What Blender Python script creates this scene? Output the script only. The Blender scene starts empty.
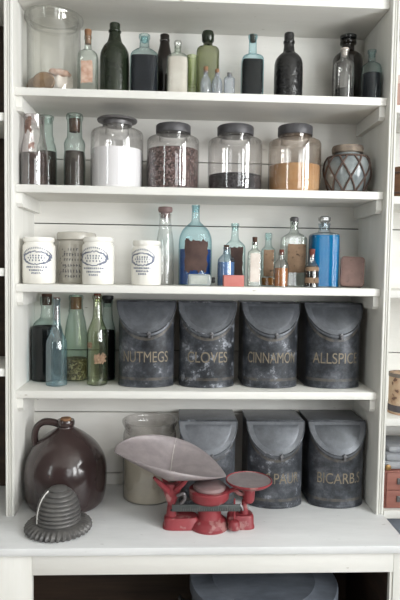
import bpy, bmesh, math, random
from math import pi, sin, cos, atan2, sqrt
from mathutils import Vector, Matrix
random.seed(11)
S = bpy.context.scene
COL = S.collection

# ------------------------------------------------------------------ camera
FPX, CX, CY, CZ, PIT, YAW, ROL = 565.224, .5136, -1.83, 1.67, .0564, .0456, .015
def cam_vec(X, Y):
    c, s = cos(ROL), sin(ROL); x = c*X - s*Y; u = s*X + c*Y
    c, s = cos(PIT), sin(PIT); y = c + s*u; z = -s + c*u
    c, s = cos(YAW), sin(YAW); return Vector((c*x + s*y, -s*x + c*y, z))
EYE = Vector((CX, CY, CZ))
FWD = cam_vec(0, 0).normalized()
RGT = (cam_vec(1, 0) - cam_vec(0, 0)).normalized()
UPV = (cam_vec(0, 1) - cam_vec(0, 0)).normalized()
def at(px, py, Y):
    """the point of the room on the upright plane at depth Y"""
    d = cam_vec((px-200)/FPX, (300-py)/FPX); return EYE + d*((Y-CY)/d.y)
def scale_at(p):
    return (p - EYE).dot(FWD)/FPX
cd = bpy.data.cameras.new('camera'); cam = bpy.data.objects.new('camera', cd); COL.objects.link(cam)
m3 = Matrix((RGT, UPV, -FWD)).transposed()
cam.matrix_world = Matrix.Translation(EYE) @ m3.to_4x4()
cd.sensor_fit = 'VERTICAL'; cd.sensor_height = 36.0; cd.lens = 36.0*FPX/600.0
cd.clip_start = .02; cd.clip_end = 60
S.camera = cam

# levels
ZC, Z4, Z3, Z2, Z1, Z0 = .85, 1.261, 1.610, 1.930, 2.235, 2.5175
TH, W, D, REC = .0254, 1.2, .272, .0225

# ------------------------------------------------------------------ materials
def lin(c):
    return tuple(((v/255)/12.92 if v/255 <= .04045 else ((v/255+.055)/1.055)**2.4) for v in c) + (1,)
def new_mat(name):
    m = bpy.data.materials.new(name); m.use_nodes = True
    nt = m.node_tree; nt.nodes.clear()
    out = nt.nodes.new('ShaderNodeOutputMaterial')
    return m, nt, out
def N(nt, t, **kw):
    n = nt.nodes.new(t)
    for k, v in kw.items():
        if k.startswith('i_'):
            key = k[2:]
            n.inputs[int(key) if key.isdigit() else key.replace('_', ' ')].default_value = v
        else: setattr(n, k, v)
    return n
def ramp(nt, fac, stops):
    r = nt.nodes.new('ShaderNodeValToRGB'); e = r.color_ramp.elements
    while len(e) < len(stops): e.new(.5)
    for q, (p, c) in zip(e, stops): q.position = p; q.color = c
    nt.links.new(fac, r.inputs[0]); return r
def mixc(nt, fac, a, b, mode='MIX'):
    m = nt.nodes.new('ShaderNodeMix'); m.data_type = 'RGBA'; m.blend_type = mode
    for sock, v in ((m.inputs[0], fac), (m.inputs[6], a), (m.inputs[7], b)):
        if hasattr(v, 'is_linked'): nt.links.new(v, sock)
        else: sock.default_value = v
    return m.outputs[2]
def math_(nt, op, a, b=None, c=None):
    m = nt.nodes.new('ShaderNodeMath'); m.operation = op
    for sock, v in zip(m.inputs, (a, b, c)):
        if v is None: continue
        if hasattr(v, 'is_linked'): nt.links.new(v, sock)
        else: sock.default_value = v
    return m.outputs[0]
def mat(name, c, rough=.5, metal=0, var=None, vscale=6, stretch=(1, 1, 1), bump=0, bscale=60, spec=.5, coat=0,
        speck=None, speck_scale=40, speck_cut=.68, detail=5):
    """plain procedural surface: two colours blended by noise, optional specks and bump"""
    m, nt, out = new_mat(name)
    p = N(nt, 'ShaderNodeBsdfPrincipled'); nt.links.new(p.outputs[0], out.inputs[0])
    p.inputs['Roughness'].default_value = rough; p.inputs['Metallic'].default_value = metal
    p.inputs['Specular IOR Level'].default_value = spec; p.inputs['Coat Weight'].default_value = coat
    tc = N(nt, 'ShaderNodeTexCoord'); mp = N(nt, 'ShaderNodeMapping'); mp.inputs['Scale'].default_value = stretch
    nt.links.new(tc.outputs['Object'], mp.inputs[0])
    col = None
    if var:
        n = N(nt, 'ShaderNodeTexNoise', i_Scale=vscale, i_Detail=detail, i_Roughness=.6); nt.links.new(mp.outputs[0], n.inputs[0])
        r = ramp(nt, n.outputs[0], [(.32, lin(c)), (.68, lin(var))]); col = r.outputs[0]
    if speck:
        n2 = N(nt, 'ShaderNodeTexNoise', i_Scale=speck_scale, i_Detail=3.0); nt.links.new(mp.outputs[0], n2.inputs[0])
        r2 = ramp(nt, n2.outputs[0], [(speck_cut, (0, 0, 0, 1)), (speck_cut+.06, (1, 1, 1, 1))])
        col = mixc(nt, r2.outputs[0], col if col is not None else lin(c), lin(speck))
    if col is not None: nt.links.new(col, p.inputs['Base Color'])
    else: p.inputs['Base Color'].default_value = lin(c)
    if bump:
        nb = N(nt, 'ShaderNodeTexNoise', i_Scale=bscale, i_Detail=4.0); nt.links.new(mp.outputs[0], nb.inputs[0])
        b = N(nt, 'ShaderNodeBump', i_Strength=bump, i_Distance=.004); nt.links.new(nb.outputs[0], b.inputs['Height'])
        nt.links.new(b.outputs[0], p.inputs['Normal'])
    return m
def glass(name, centre, edge, haze=.05, hazec=(225, 225, 220), gloss=.05, rough=.02, dirt=0):
    gloss += .035
    """clear thin-walled glass: body tint that deepens where the wall is seen edge-on, plus Fresnel gloss and dust"""
    m, nt, out = new_mat(name)
    lw = N(nt, 'ShaderNodeLayerWeight', i_Blend=.5)
    f2 = math_(nt, 'POWER', lw.outputs['Facing'], 2.2)
    tint = mixc(nt, f2, lin(centre), lin(edge))
    tr = N(nt, 'ShaderNodeBsdfTransparent'); nt.links.new(tint, tr.inputs[0])
    df = N(nt, 'ShaderNodeBsdfDiffuse', i_Color=lin(hazec))
    mx = N(nt, 'ShaderNodeMixShader'); nt.links.new(tr.outputs[0], mx.inputs[1]); nt.links.new(df.outputs[0], mx.inputs[2])
    if dirt:
        tc = N(nt, 'ShaderNodeTexCoord'); n = N(nt, 'ShaderNodeTexNoise', i_Scale=38., i_Detail=5.)
        nt.links.new(tc.outputs['Object'], n.inputs[0])
        r = ramp(nt, n.outputs[0], [(.4, (haze,)*3+(1,)), (.75, (haze+dirt,)*3+(1,))]); nt.links.new(r.outputs[0], mx.inputs[0])
    else: mx.inputs[0].default_value = haze
    gl = N(nt, 'ShaderNodeBsdfGlossy', i_Roughness=rough); gl.inputs[0].default_value = (1, 1, 1, 1)
    fr = math_(nt, 'MULTIPLY_ADD', math_(nt, 'POWER', lw.outputs['Facing'], 4.), .55, gloss)
    m2 = N(nt, 'ShaderNodeMixShader'); nt.links.new(fr, m2.inputs[0])
    nt.links.new(mx.outputs[0], m2.inputs[1]); nt.links.new(gl.outputs[0], m2.inputs[2]); nt.links.new(m2.outputs[0], out.inputs[0])
    return m
def grains(name, cols, scale=170, rough=.6):
    """seeds and grains: a cell pattern of several colours"""
    m, nt, out = new_mat(name)
    p = N(nt, 'ShaderNodeBsdfPrincipled', i_Roughness=rough); nt.links.new(p.outputs[0], out.inputs[0])
    tc = N(nt, 'ShaderNodeTexCoord'); v = N(nt, 'ShaderNodeTexVoronoi', i_Scale=scale); nt.links.new(tc.outputs['Object'], v.inputs[0])
    sp = N(nt, 'ShaderNodeSeparateColor'); nt.links.new(v.outputs['Color'], sp.inputs[0])
    k = len(cols); r = ramp(nt, sp.outputs[0], [(i/k, lin(c)) for i, c in enumerate(cols)]); r.color_ramp.interpolation = 'CONSTANT'
    nt.links.new(r.outputs[0], p.inputs['Base Color'])
    b = N(nt, 'ShaderNodeBump', i_Strength=.8, i_Distance=.004, invert=True); nt.links.new(v.outputs['Distance'], b.inputs['Height']); nt.links.new(b.outputs[0], p.inputs['Normal'])
    return m

PAINT = mat('white_paint', (233, 232, 228), .5, var=(224, 223, 218), vscale=5, stretch=(.5, 2, 2), bump=.12, bscale=45, speck=(150, 138, 120), speck_scale=55, speck_cut=.74)
PAINT_V = mat('white_paint_upright', (233, 232, 228), .5, var=(221, 220, 214), vscale=5, stretch=(3, 3, .4), bump=.12, bscale=45, speck=(160, 150, 135), speck_scale=50, speck_cut=.75)
PAINT_B = mat('white_paint_boards', (242, 240, 235), .6, var=(231, 229, 224), vscale=4, stretch=(.5, 2, 3), bump=.1, bscale=45, speck=(120, 105, 90), speck_scale=42, speck_cut=.75)
TOPM = mat('worn_white_counter_paint', (230, 231, 232), .5, var=(212, 213, 214), vscale=5, stretch=(.5, 2, 2), bump=.12, bscale=60, speck=(140, 138, 132), speck_scale=36, speck_cut=.70)
GAP = mat('dark_gap', (40, 37, 33), .9)
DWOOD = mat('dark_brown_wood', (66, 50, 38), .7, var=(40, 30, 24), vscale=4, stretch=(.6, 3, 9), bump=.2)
FLOORM = mat('floor_boards', (160, 150, 138), .5, var=(142, 132, 122), vscale=3, stretch=(6, .5, 1), bump=.1)
WALLM = mat('plaster_wall', (224, 222, 216), .8, var=(216, 214, 208), vscale=2)
WALLF = mat('dark_panelled_wall', (52, 48, 44), .7, var=(42, 38, 35), vscale=3)
WALLG = mat('grey_green_plaster_wall', (112, 112, 108), .8, var=(104, 104, 100), vscale=2)
CORK = mat('cork', (150, 112, 82), .85, var=(110, 78, 54), vscale=90, bump=.3, bscale=140)
CORKD = mat('dark_cork', (92, 62, 46), .85, var=(60, 42, 32), vscale=90, bump=.3)
REDCORK = mat('red_wax_cork', (122, 60, 46), .7, var=(92, 48, 38), vscale=60)
CLEAR = glass('clear_glass', (251, 251, 250), (150, 154, 152), .02, gloss=.06, dirt=.03)
CLEARJ = glass('clear_jar_glass', (254, 253, 253), (168, 166, 164), .015, gloss=.045, dirt=.025)
PALEJ = glass('clear_thick_jar_glass', (251, 251, 249), (150, 150, 148), .03, gloss=.05, dirt=.03)
AQUA = glass('aqua_glass', (240, 249, 249), (92, 140, 144), .002, (190, 220, 220), gloss=-.01, dirt=.004)
AQUAG = glass('green_aqua_glass', (240, 247, 245), (92, 122, 114), .002, (180, 205, 196), gloss=-.005, dirt=.005)
AQUAL = glass('light_aqua_glass', (232, 247, 250), (96, 156, 168), .003, (196, 226, 230), gloss=-.01, dirt=.006)
PALEG = glass('pale_green_glass', (247, 250, 247), (134, 150, 140), .02, (215, 225, 215), gloss=.06, dirt=.03)
OLIVE = glass('olive_green_glass', (184, 188, 156), (50, 56, 38), .02, (150, 160, 130), gloss=.05, dirt=.02)
LIME = glass('pale_lime_glass', (234, 239, 214), (132, 146, 104), .08, (210, 220, 186), gloss=.05)
YGREEN = glass('yellow_green_glass', (238, 243, 222), (80, 92, 58), .015, (190, 200, 170), gloss=.07, dirt=.03)
BLUEG = glass('blue_tinted_glass', (240, 245, 249), (84, 112, 142), .02, (170, 195, 220), gloss=.06)
PURPLE = glass('faint_purple_glass', (246, 242, 242), (104, 94, 98), .02, (190, 176, 172), gloss=.09, dirt=.10)
MILKY = glass('milky_glass', (238, 241, 245), (120, 128, 142), .15, (214, 222, 234), gloss=.06)
DARKG = mat('dark_green_bottle_glass', (27, 33, 25), .14, var=(38, 46, 32), vscale=14, bump=.25, bscale=70)
BLACKG = mat('black_bottle_glass', (24, 24, 26), .16, var=(36, 36, 36), vscale=16, bump=.5, bscale=75)
BROWNG = mat('dark_brown_bottle_glass', (28, 24, 22), .12, var=(38, 32, 28), vscale=10)
LIQBLK = mat('black_liquid', (7, 7, 9), .6, var=(12, 12, 16), vscale=12, spec=.05)
LIQBLK2 = mat('dark_slate_liquid', (22, 22, 28), .6, var=(36, 36, 43), vscale=26, spec=.05)
LIQBLUE = mat('bright_blue_liquid', (0, 116, 166), .7, var=(0, 100, 150), vscale=5, spec=.1)
LIQNAVY = mat('deep_blue_liquid', (34, 72, 140), .3, var=(26, 58, 118), vscale=8)
LIQAMB = mat('amber_liquid', (176, 110, 46), .3, var=(150, 88, 34), vscale=8)
WHITEP = mat('white_powder', (246, 246, 248), .9, bump=.15, bscale=90)
OFFW = mat('off_white_powder', (222, 212, 206), .9, var=(202, 188, 180), vscale=20)
ORANGE = mat('orange_powder', (192, 142, 92), .9, var=(216, 180, 138), vscale=18, bump=.3)
SEEDS = grains('brown_seeds', [(70, 52, 50), (96, 72, 68), (140, 120, 118), (52, 38, 36), (104, 78, 74)], 185)
PEPPER = grains('black_grains', [(36, 34, 36), (52, 49, 52), (26, 25, 27), (66, 61, 66)], 150)
GRAVEL = grains('brown_gravel', [(126, 112, 84), (96, 82, 60), (158, 144, 114), (74, 62, 46)], 190)
BROWNC = mat('dark_brown_contents', (48, 39, 37), .8, var=(78, 64, 58), vscale=32, bump=.5, bscale=60)
PAPERW = mat('aged_white_paper', (224, 216, 208), .8, var=(202, 190, 180), vscale=26)
PAPERT = mat('tan_paper', (150, 124, 100), .85, var=(124, 100, 80), vscale=24, speck=(84, 66, 54), speck_scale=60, speck_cut=.6)
PAPERO = mat('orange_brown_paper', (166, 120, 98), .85, var=(208, 184, 168), vscale=40)
PAPERD = mat('dark_brown_paper', (66, 50, 48), .85, var=(88, 68, 62), vscale=26)
PAPERK = mat('black_paper', (34, 32, 36), .8)
PEWTER = mat('grey_pewter_lid', (112, 110, 110), .42, .35, var=(88, 86, 88), vscale=20, bump=.15)
PEWTERD = mat('dark_grey_lid', (88, 87, 90), .45, .3, var=(70, 69, 72), vscale=20, bump=.15)
STONE = mat('white_glazed_stoneware', (240, 238, 232), .2, var=(234, 231, 223), vscale=9, coat=.3)
STONEG = mat('grey_glazed_stoneware', (190, 186, 177), .25, var=(178, 174, 164), vscale=8, coat=.2)
INK = mat('blue_grey_print', (90, 98, 120), .5, var=(124, 130, 148), vscale=60)
INKD = mat('dark_print', (70, 70, 80), .5, var=(112, 112, 118), vscale=60)
JUGM = mat('dark_brown_glaze', (60, 46, 45), .2, var=(50, 38, 38), vscale=4, coat=.4, bump=.06, bscale=12)
IRON = mat('dark_grey_cast_iron', (80, 79, 79), .42, .15, var=(106, 104, 102), vscale=24, bump=.25, bscale=70)
SEAM = mat('pale_seam_strip', (226, 224, 220), .5)  # even pale tone for the strip down the mould
REDP = mat('faded_red_paint', (146, 56, 62), .5, var=(126, 46, 53), vscale=14, speck=(156, 108, 106), speck_scale=26, speck_cut=.56)
REDD = mat('dusty_red_paint', (140, 104, 104), .6, var=(132, 120, 120), vscale=16)
STEEL = mat('grey_scale_steel', (134, 130, 132), .4, .5, var=(112, 108, 110), vscale=22)
BEAMM = mat('dark_grey_beam', (88, 92, 92), .5, .4, var=(70, 74, 74), vscale=30)
PANM = mat('dull_tin_pan', (152, 143, 144), .5, .1, var=(134, 126, 128), vscale=30, detail=8, bump=.06)
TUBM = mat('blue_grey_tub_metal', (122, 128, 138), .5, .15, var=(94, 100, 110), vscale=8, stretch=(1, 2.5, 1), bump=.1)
BLACKM = mat('black_iron', (26, 26, 28), .5)
CLAYR = mat('pinkish_brown_tin_paint', (130, 102, 95), .5, var=(110, 86, 80), vscale=26, speck=(96, 76, 72), speck_scale=60, speck_cut=.6)
PINK = mat('salmon_pink_card', (198, 124, 116), .7, var=(186, 110, 104), vscale=20)
TAN = mat('tan_unglazed_clay', (164, 150, 134), .8, var=(96, 84, 76), vscale=20)
CELADON = mat('grey_blue_celadon_glaze', (154, 160, 160), .16, var=(106, 114, 118), vscale=16, coat=.3)
CANE = mat('brown_cane', (98, 80, 72), .7, var=(72, 56, 50), vscale=40)
BEIGE = mat('beige_grain', (196, 188, 170), .85, var=(180, 172, 154), vscale=12)
REDWOOD = mat('reddish_brown_wood', (160, 108, 96), .6, var=(136, 86, 76), vscale=5, stretch=(1, 2, 8), bump=.12)
BROWNW = mat('weathered_brown_wood', (124, 88, 62), .7, var=(94, 66, 46), vscale=8, stretch=(1, 1, 6), bump=.2)
CLOTH = mat('grey_folded_cloth', (166, 168, 172), .9, var=(140, 143, 150), vscale=14)
BRASS = mat('dull_brass', (150, 118, 74), .4, .6)
COPPER = mat('worn_bronze', (150, 118, 84), .5, .3, var=(104, 78, 56), vscale=30)
GOLD = mat('faded_gilt_lettering', (140, 128, 107), .6, var=(106, 98, 86), vscale=34)
ROSE = mat('dusty_rose_stopper', (158, 132, 128), .5, var=(130, 108, 106), vscale=20)

def tin_mat(name, wear, tone=0, cut=.60, hi=45):
    """blue-black japanned tin: scuffed through to grey metal, two faded gilt bands that follow the rim and the foot"""
    m, nt, out = new_mat(name)
    p = N(nt, 'ShaderNodeBsdfPrincipled', i_Roughness=.36); p.inputs['Metallic'].default_value = .25; nt.links.new(p.outputs[0], out.inputs[0])
    tc = N(nt, 'ShaderNodeTexCoord'); mp = N(nt, 'ShaderNodeMapping'); mp.inputs['Location'].default_value = (wear*3.1, wear*1.7, wear)
    nt.links.new(tc.outputs['Object'], mp.inputs[0])
    n = N(nt, 'ShaderNodeTexNoise', i_Scale=13., i_Detail=8., i_Roughness=.74); nt.links.new(mp.outputs[0], n.inputs[0])
    base = ramp(nt, n.outputs[0], [(.36, lin((58-hi*.6+tone, 61-hi*.62+tone, 66-hi*.66+tone))), (.5, lin((58+tone, 61+tone, 67+tone))), (.68, lin((58+hi+tone, 61+hi+tone, 68+hi+tone)))]).outputs[0]
    n2 = N(nt, 'ShaderNodeTexNoise', i_Scale=26., i_Detail=8., i_Roughness=.75); nt.links.new(mp.outputs[0], n2.inputs[0])
    r2 = ramp(nt, n2.outputs[0], [(cut, (0, 0, 0, 1)), (cut+.08, (1, 1, 1, 1))])
    base = mixc(nt, r2.outputs[0], base, lin((150, 154, 162)))
    sx = N(nt, 'ShaderNodeSeparateXYZ'); nt.links.new(tc.outputs['Object'], sx.inputs[0])
    def band(v, c, w): return math_(nt, 'LESS_THAN', math_(nt, 'ABSOLUTE', math_(nt, 'SUBTRACT', v, c)), w)
    foot = band(sx.outputs[2], .030, .005)
    # height under the slanted lid plane
    slant = math_(nt, 'SUBTRACT', math_(nt, 'MULTIPLY_ADD', sx.outputs[1], TIN_SLOPE, TIN_H), sx.outputs[2])
    rim = band(slant, .026, .005)
    fr = math_(nt, 'LESS_THAN', sx.outputs[1], -.002)
    b = math_(nt, 'MULTIPLY', math_(nt, 'MULTIPLY', math_(nt, 'MAXIMUM', foot, rim), fr), .55)
    nb = N(nt, 'ShaderNodeTexNoise', i_Scale=40.); nt.links.new(mp.outputs[0], nb.inputs[0])
    b = math_(nt, 'MULTIPLY', b, ramp(nt, nb.outputs[0], [(.35, (.25, .25, .25, 1)), (.6, (1, 1, 1, 1))]).outputs[0])
    nt.links.new(mixc(nt, b, base, lin((112, 104, 92))), p.inputs['Base Color'])
    bp = N(nt, 'ShaderNodeBump', i_Strength=.12, i_Distance=.004); nt.links.new(n.outputs[0], bp.inputs['Height']); nt.links.new(bp.outputs[0], p.inputs['Normal'])
    return m
TIN_H, TIN_SLOPE = .287, 1.62

# ------------------------------------------------------------------ object helpers
def thing(name, label, cat, loc, group=None):
    o = bpy.data.objects.new(name, None); COL.objects.link(o); o.location = loc; o.empty_display_size = .03
    o['label'] = label; o['category'] = cat
    if group: o['group'] = group
    return o
def root_of(o):
    while o.parent: o = o.parent
    return o
def put(name, bm, m, parent=None, smooth=40, label=None, kind=None, recalc=True):
    """links a bmesh given in room coordinates as one mesh object under its thing"""
    if recalc: bmesh.ops.recalc_face_normals(bm, faces=bm.faces)
    if parent:
        off = Vector(root_of(parent).location)
        for v in bm.verts: v.co -= off
    if smooth:
        for f in bm.faces: f.smooth = True
        t = math.radians(smooth)
        for e in bm.edges:
            if len(e.link_faces) == 2 and e.calc_face_angle(0) > t: e.smooth = False
    me = bpy.data.meshes.new(name); bm.to_mesh(me); bm.free()
    me.materials.append(m)
    o = bpy.data.objects.new(name, me); COL.objects.link(o)
    if parent: o.parent = parent
    if label: o['label'] = label
    if kind: o['kind'] = kind
    return o
def single(name, bm, m, label, cat, group=None, smooth=40):
    """a thing that is one mesh: origin at the middle of its base"""
    xs = [v.co.x for v in bm.verts]; ys = [v.co.y for v in bm.verts]; zs = [v.co.z for v in bm.verts]
    off = Vector(((min(xs)+max(xs))/2, (min(ys)+max(ys))/2, min(zs)))
    for v in bm.verts: v.co -= off
    o = put(name, bm, m, None, smooth); o.location = off
    o['label'] = label; o['category'] = cat
    if group: o['group'] = group
    return o
def structure(name, bm, m, smooth=0, kind='structure'):
    o = put(name, bm, m, None, smooth); o['kind'] = kind; return o
def box(bm, x0, x1, y0, y1, z0, z1, bev=0, rot=None):
    r = bmesh.ops.create_cube(bm, size=1)
    for v in r['verts']:
        v.co = Vector(((x0+x1)/2 + v.co.x*(x1-x0), (y0+y1)/2 + v.co.y*(y1-y0), (z0+z1)/2 + v.co.z*(z1-z0)))
    vs = r['verts']
    if bev:
        es = list({e for v in vs for e in v.link_edges})
        q = bmesh.ops.bevel(bm, geom=es, offset=bev, segments=2, affect='EDGES', profile=.5)
        vs = list({v for f in q['faces'] for v in f.verts} | {v for v in vs if v.is_valid})
    if rot is not None:
        bmesh.ops.transform(bm, matrix=rot, verts=vs)
    return bm
def bx(*a, **k): return box(bmesh.new(), *a, **k)
def rings(bm, rs, close_bottom=True, close_top=True):
    """skins a list of rings of points (all the same count)"""
    vv = [[bm.verts.new(p) for p in r] for r in rs]; n = len(vv[0])
    for a, b in zip(vv, vv[1:]):
        for i in range(n): bm.faces.new((a[i], a[(i+1) % n], b[(i+1) % n], b[i]))
    if close_bottom: bm.faces.new(vv[0][::-1])
    if close_top: bm.faces.new(vv[-1])
    return bm
def ring(cx, cy, z, a, b, n=2., seg=36, flat_back=False):
    pts = []
    for k in range(seg):
        t = 2*pi*(k+.5)/seg; c, s = cos(t), sin(t)
        pts.append(Vector((cx + a*math.copysign(abs(c)**(2/n), c), cy + b*math.copysign(abs(s)**(2/n), s), z)))
    return pts
def lathe(cx, cy, prof, seg=36, close_bottom=True, close_top=True, bm=None):
    """prof: (radius, z) bottom to top, metres"""
    bm = bm or bmesh.new()
    return rings(bm, [ring(cx, cy, z, max(r, .0004), max(r, .0004), 2., seg) for r, z in prof], close_bottom, close_top)
def tube(pts, r, seg=10, bm=None, closed=False):
    bm = bm or bmesh.new(); pts = [Vector(p) for p in pts]; rs = r if isinstance(r, (list, tuple)) else [r]*len(pts)
    up = Vector((.13, .21, .97)); out = []
    for i, p in enumerate(pts):
        a = pts[(i-1) % len(pts)] if (closed or i > 0) else p; b = pts[(i+1) % len(pts)] if (closed or i < len(pts)-1) else p
        t = (b-a).normalized(); u = t.cross(up)
        if u.length < .15: u = t.cross(Vector((1, 0, 0)))
        u.normalize(); w = u.cross(t)
        out.append([p + (u*cos(2*pi*k/seg) + w*sin(2*pi*k/seg))*rs[i] for k in range(seg)])
    if closed: out.append(out[0]); rings(bm, out, False, False); bmesh.ops.remove_doubles(bm, verts=bm.verts, dist=1e-6)
    else: rings(bm, out)
    return bm
def smooth_line(pts, k=6):
    pts = [Vector(p) for p in pts]; o = []
    q = [pts[0]*2-pts[1]] + pts + [pts[-1]*2-pts[-2]]
    for i in range(1, len(q)-2):
        for j in range(k):
            t = j/k; a, b, c, d = q[i-1:i+3]
            o.append(.5*((2*b) + (c-a)*t + (2*a-5*b+4*c-d)*t*t + (3*b-a-3*c+d)*t**3))
    return o + [pts[-1]]
def chaikin(p, it=1):
    for _ in range(it):
        q = [p[0]]
        for a, b in zip(p, p[1:]):
            q.append(tuple(.8*x+.2*y for x, y in zip(a, b))); q.append(tuple(.2*x+.8*y for x, y in zip(a, b)))
        q.append(p[-1]); p = q
    return p

class Vessel:
    """an upright vessel described by half-widths and picture heights, made into metres at its own depth"""
    def __init__(s, cx, Y, z, prof, n=2., ratio=1., neck=None, it=1):
        z += .0006; s.cx, s.Y, s.z = cx, Y, z
        s.k = scale_at(at(cx, prof[0][1], Y))
        pts = [(prof[0][0]*s.k, z)] + [(h*s.k, max(s.zy(y), z)) for h, y in prof[1:]]
        s.P = chaikin(pts, it); s.n, s.ratio = n, ratio
        s.neck = (neck if neck else min(h for h, y in prof))*s.k
        s.X = at(cx, prof[0][1], Y).x
        mid = at(cx, (prof[0][1]+prof[-1][1])/2, Y); s.X = mid.x
        s.rmax = max(r for r, z in s.P)
    def zy(s, y): return at(s.cx, y, s.Y).z
    def sec(s, r):
        w = 0 if s.rmax <= s.neck*1.02 else min(1, max(0, (r-s.neck*1.02)/(s.rmax-s.neck*1.02)))
        b = r if s.ratio == 1 else r + (min(r, s.rmax*s.ratio)-r)*min(1, w*1.6)
        return b, 2 + (s.n-2)*min(1, w*1.5)
    def r_at(s, z):
        for (r0, z0), (r1, z1) in zip(s.P, s.P[1:]):
            if z0 <= z <= z1 and z1 > z0: return r0 + (r1-r0)*(z-z0)/(z1-z0)
        return s.P[-1][0]
    def shell(s, seg=40, bore=.78, bore_px=7):
        rs = []
        r0, z0 = s.P[0]
        b, n = s.sec(r0); rs.append(ring(s.X, s.Y, z0, r0*.93, b*.93, n, seg)); rs.append(ring(s.X, s.Y, z0+.0012, r0, b, n, seg))
        for r, z in s.P[1:]:
            b, n = s.sec(r); rs.append(ring(s.X, s.Y, max(z, z0+.002), r, b, n, seg))
        rt, zt = s.P[-1]; b, n = s.sec(rt)
        rs.append(ring(s.X, s.Y, zt, rt*bore, b*bore, n, seg)); rs.append(ring(s.X, s.Y, zt-bore_px*s.k, min(rt, s.r_at(zt-bore_px*s.k))*bore, min(rt, s.r_at(zt-bore_px*s.k))*bore, n, seg))
        return rings(bmesh.new(), rs, True, False)
    def solid(s, seg=40):
        return rings(bmesh.new(), [ring(s.X, s.Y, z, r, s.sec(r)[0], s.sec(r)[1], seg) for r, z in s.P], True, True)
    def fill(s, ytop, gap=.9, ybot=None, bumpy=0, seg=40):
        g = gap*s.k; z0 = s.z + max(.003, g*.8) if ybot is None else s.zy(ybot); zt = s.zy(ytop); rs = []
        zs = [z0] + [z for r, z in s.P if z0+.001 < z < zt-.001] + [zt]
        for z in zs:
            r = max(s.r_at(z)-g, .0008); b, n = s.sec(s.r_at(z)); rs.append(ring(s.X, s.Y, z, r, max(b-g, .0006), n, seg))
        bm = rings(bmesh.new(), rs, True, False)
        top = [v for v in bm.verts if abs(v.co.z-zt) < 1e-6]
        c = bm.verts.new((s.X, s.Y, zt+bumpy)); bm.verts.ensure_lookup_table()
        loop = bm.verts[-1-seg:-1]
        for i in range(seg): bm.faces.new((loop[i], loop[(i+1) % seg], c))
        return bm
    def front(s, X, z, off):
        r = s.r_at(z); b, n = s.sec(r); u = max(-.985, min(.985, X/r)); return s.Y - b*(1-abs(u)**n)**(1/n) - off
    def patch(s, x0, x1, y0, y1, off=.0009, torn=0, seed=1, nx=14, ny=8):
        rnd = random.Random(seed); bm = bmesh.new(); g = []
        et = [rnd.uniform(0, torn) for _ in range(nx+1)]; eb = [rnd.uniform(0, torn) for _ in range(nx+1)]
        el = [rnd.uniform(0, torn*.5) for _ in range(ny+1)]; er = [rnd.uniform(0, torn*.5) for _ in range(ny+1)]
        for j in range(ny+1):
            row = []
            for i in range(nx+1):
                xa, xb = x0+el[j], x1-er[j]
                X = (xa + (xb-xa)*i/nx - s.cx)*s.k; r = None
                y = (y1-eb[i]) + ((y0+et[i])-(y1-eb[i]))*j/ny; z = s.zy(y)
                X = max(-.985*s.r_at(z), min(.985*s.r_at(z), X))
                row.append(bm.verts.new((s.X+X, s.front(X, z, off), z)))
            g.append(row)
        for j in range(ny):
            for i in range(nx): bm.faces.new((g[j][i], g[j][i+1], g[j+1][i+1], g[j+1][i]))
        return bm

def plug(v, prof, seg=24):
    return lathe(v.X, v.Y, [(h*v.k, v.zy(y)) for h, y in prof], seg)
BOT = {}
def bottle(key, label, cx, Y, z, prof, m, n=2., ratio=1., neck=None, fill=None, paper=None, stop=None, name='glass_bottle', cat='bottle',
           group=None, body='glass_body', solid=False, it=1, bore=.78, bore_px=7, gap=.9):
    v = Vessel(cx, Y, z, prof, n, ratio, neck, it)
    t = thing(name, label, cat, (v.X, Y, z), group)
    g = put(body, v.solid() if solid else v.shell(bore=bore, bore_px=bore_px), m, t)
    for f in ([fill] if isinstance(fill, tuple) else (fill or [])):
        nm, yt, fm = f[:3]; yb = f[3] if len(f) > 3 else None
        put(nm, v.fill(yt, gap, yb), fm, t)
    for q in ([paper] if isinstance(paper, tuple) else (paper or [])):
        x0, x1, y0, y1, pm = q[:5]; torn = q[5] if len(q) > 5 else 0
        nm = q[6] if len(q) > 6 else 'paper_label'
        put(nm, v.patch(x0, x1, y0, y1, torn=torn, seed=int(cx)), pm, t, recalc=False)
    for q in ([stop] if isinstance(stop, tuple) else (stop or [])):
        nm, sp, sm = q; put(nm, plug(v, sp), sm, t)
    BOT[key] = (t, v, g); return t, v, g

# lettering and transfer prints that follow a curved face
def wrap_text(txt, height, width):
    cu = bpy.data.curves.new('lettering', 'FONT'); cu.body = txt; cu.size = 1; cu.align_x = 'CENTER'; cu.offset = 0
    o = bpy.data.objects.new('lettering', cu); COL.objects.link(o)
    dg = bpy.context.evaluated_depsgraph_get(); dg.update()
    me = bpy.data.meshes.new_from_object(o.evaluated_get(dg)); bm = bmesh.new(); bm.from_mesh(me)
    bpy.data.objects.remove(o); bpy.data.curves.remove(cu); bpy.data.meshes.remove(me)
    xs = [v.co.x for v in bm.verts]; ys = [v.co.y for v in bm.verts]
    a, b, c, d = min(xs), max(xs), min(ys), max(ys)
    for v in bm.verts: v.co = Vector(((v.co.x-(a+b)/2)/(b-a)*width, (v.co.y-(c+d)/2)/(d-c)*height, 0))
    k = int(width/.006)
    for i in range(1, k):
        bmesh.ops.bisect_plane(bm, geom=bm.verts[:]+bm.edges[:]+bm.faces[:], plane_co=(-width/2+width*i/k, 0, 0), plane_no=(1, 0, 0))
    return bm

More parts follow.
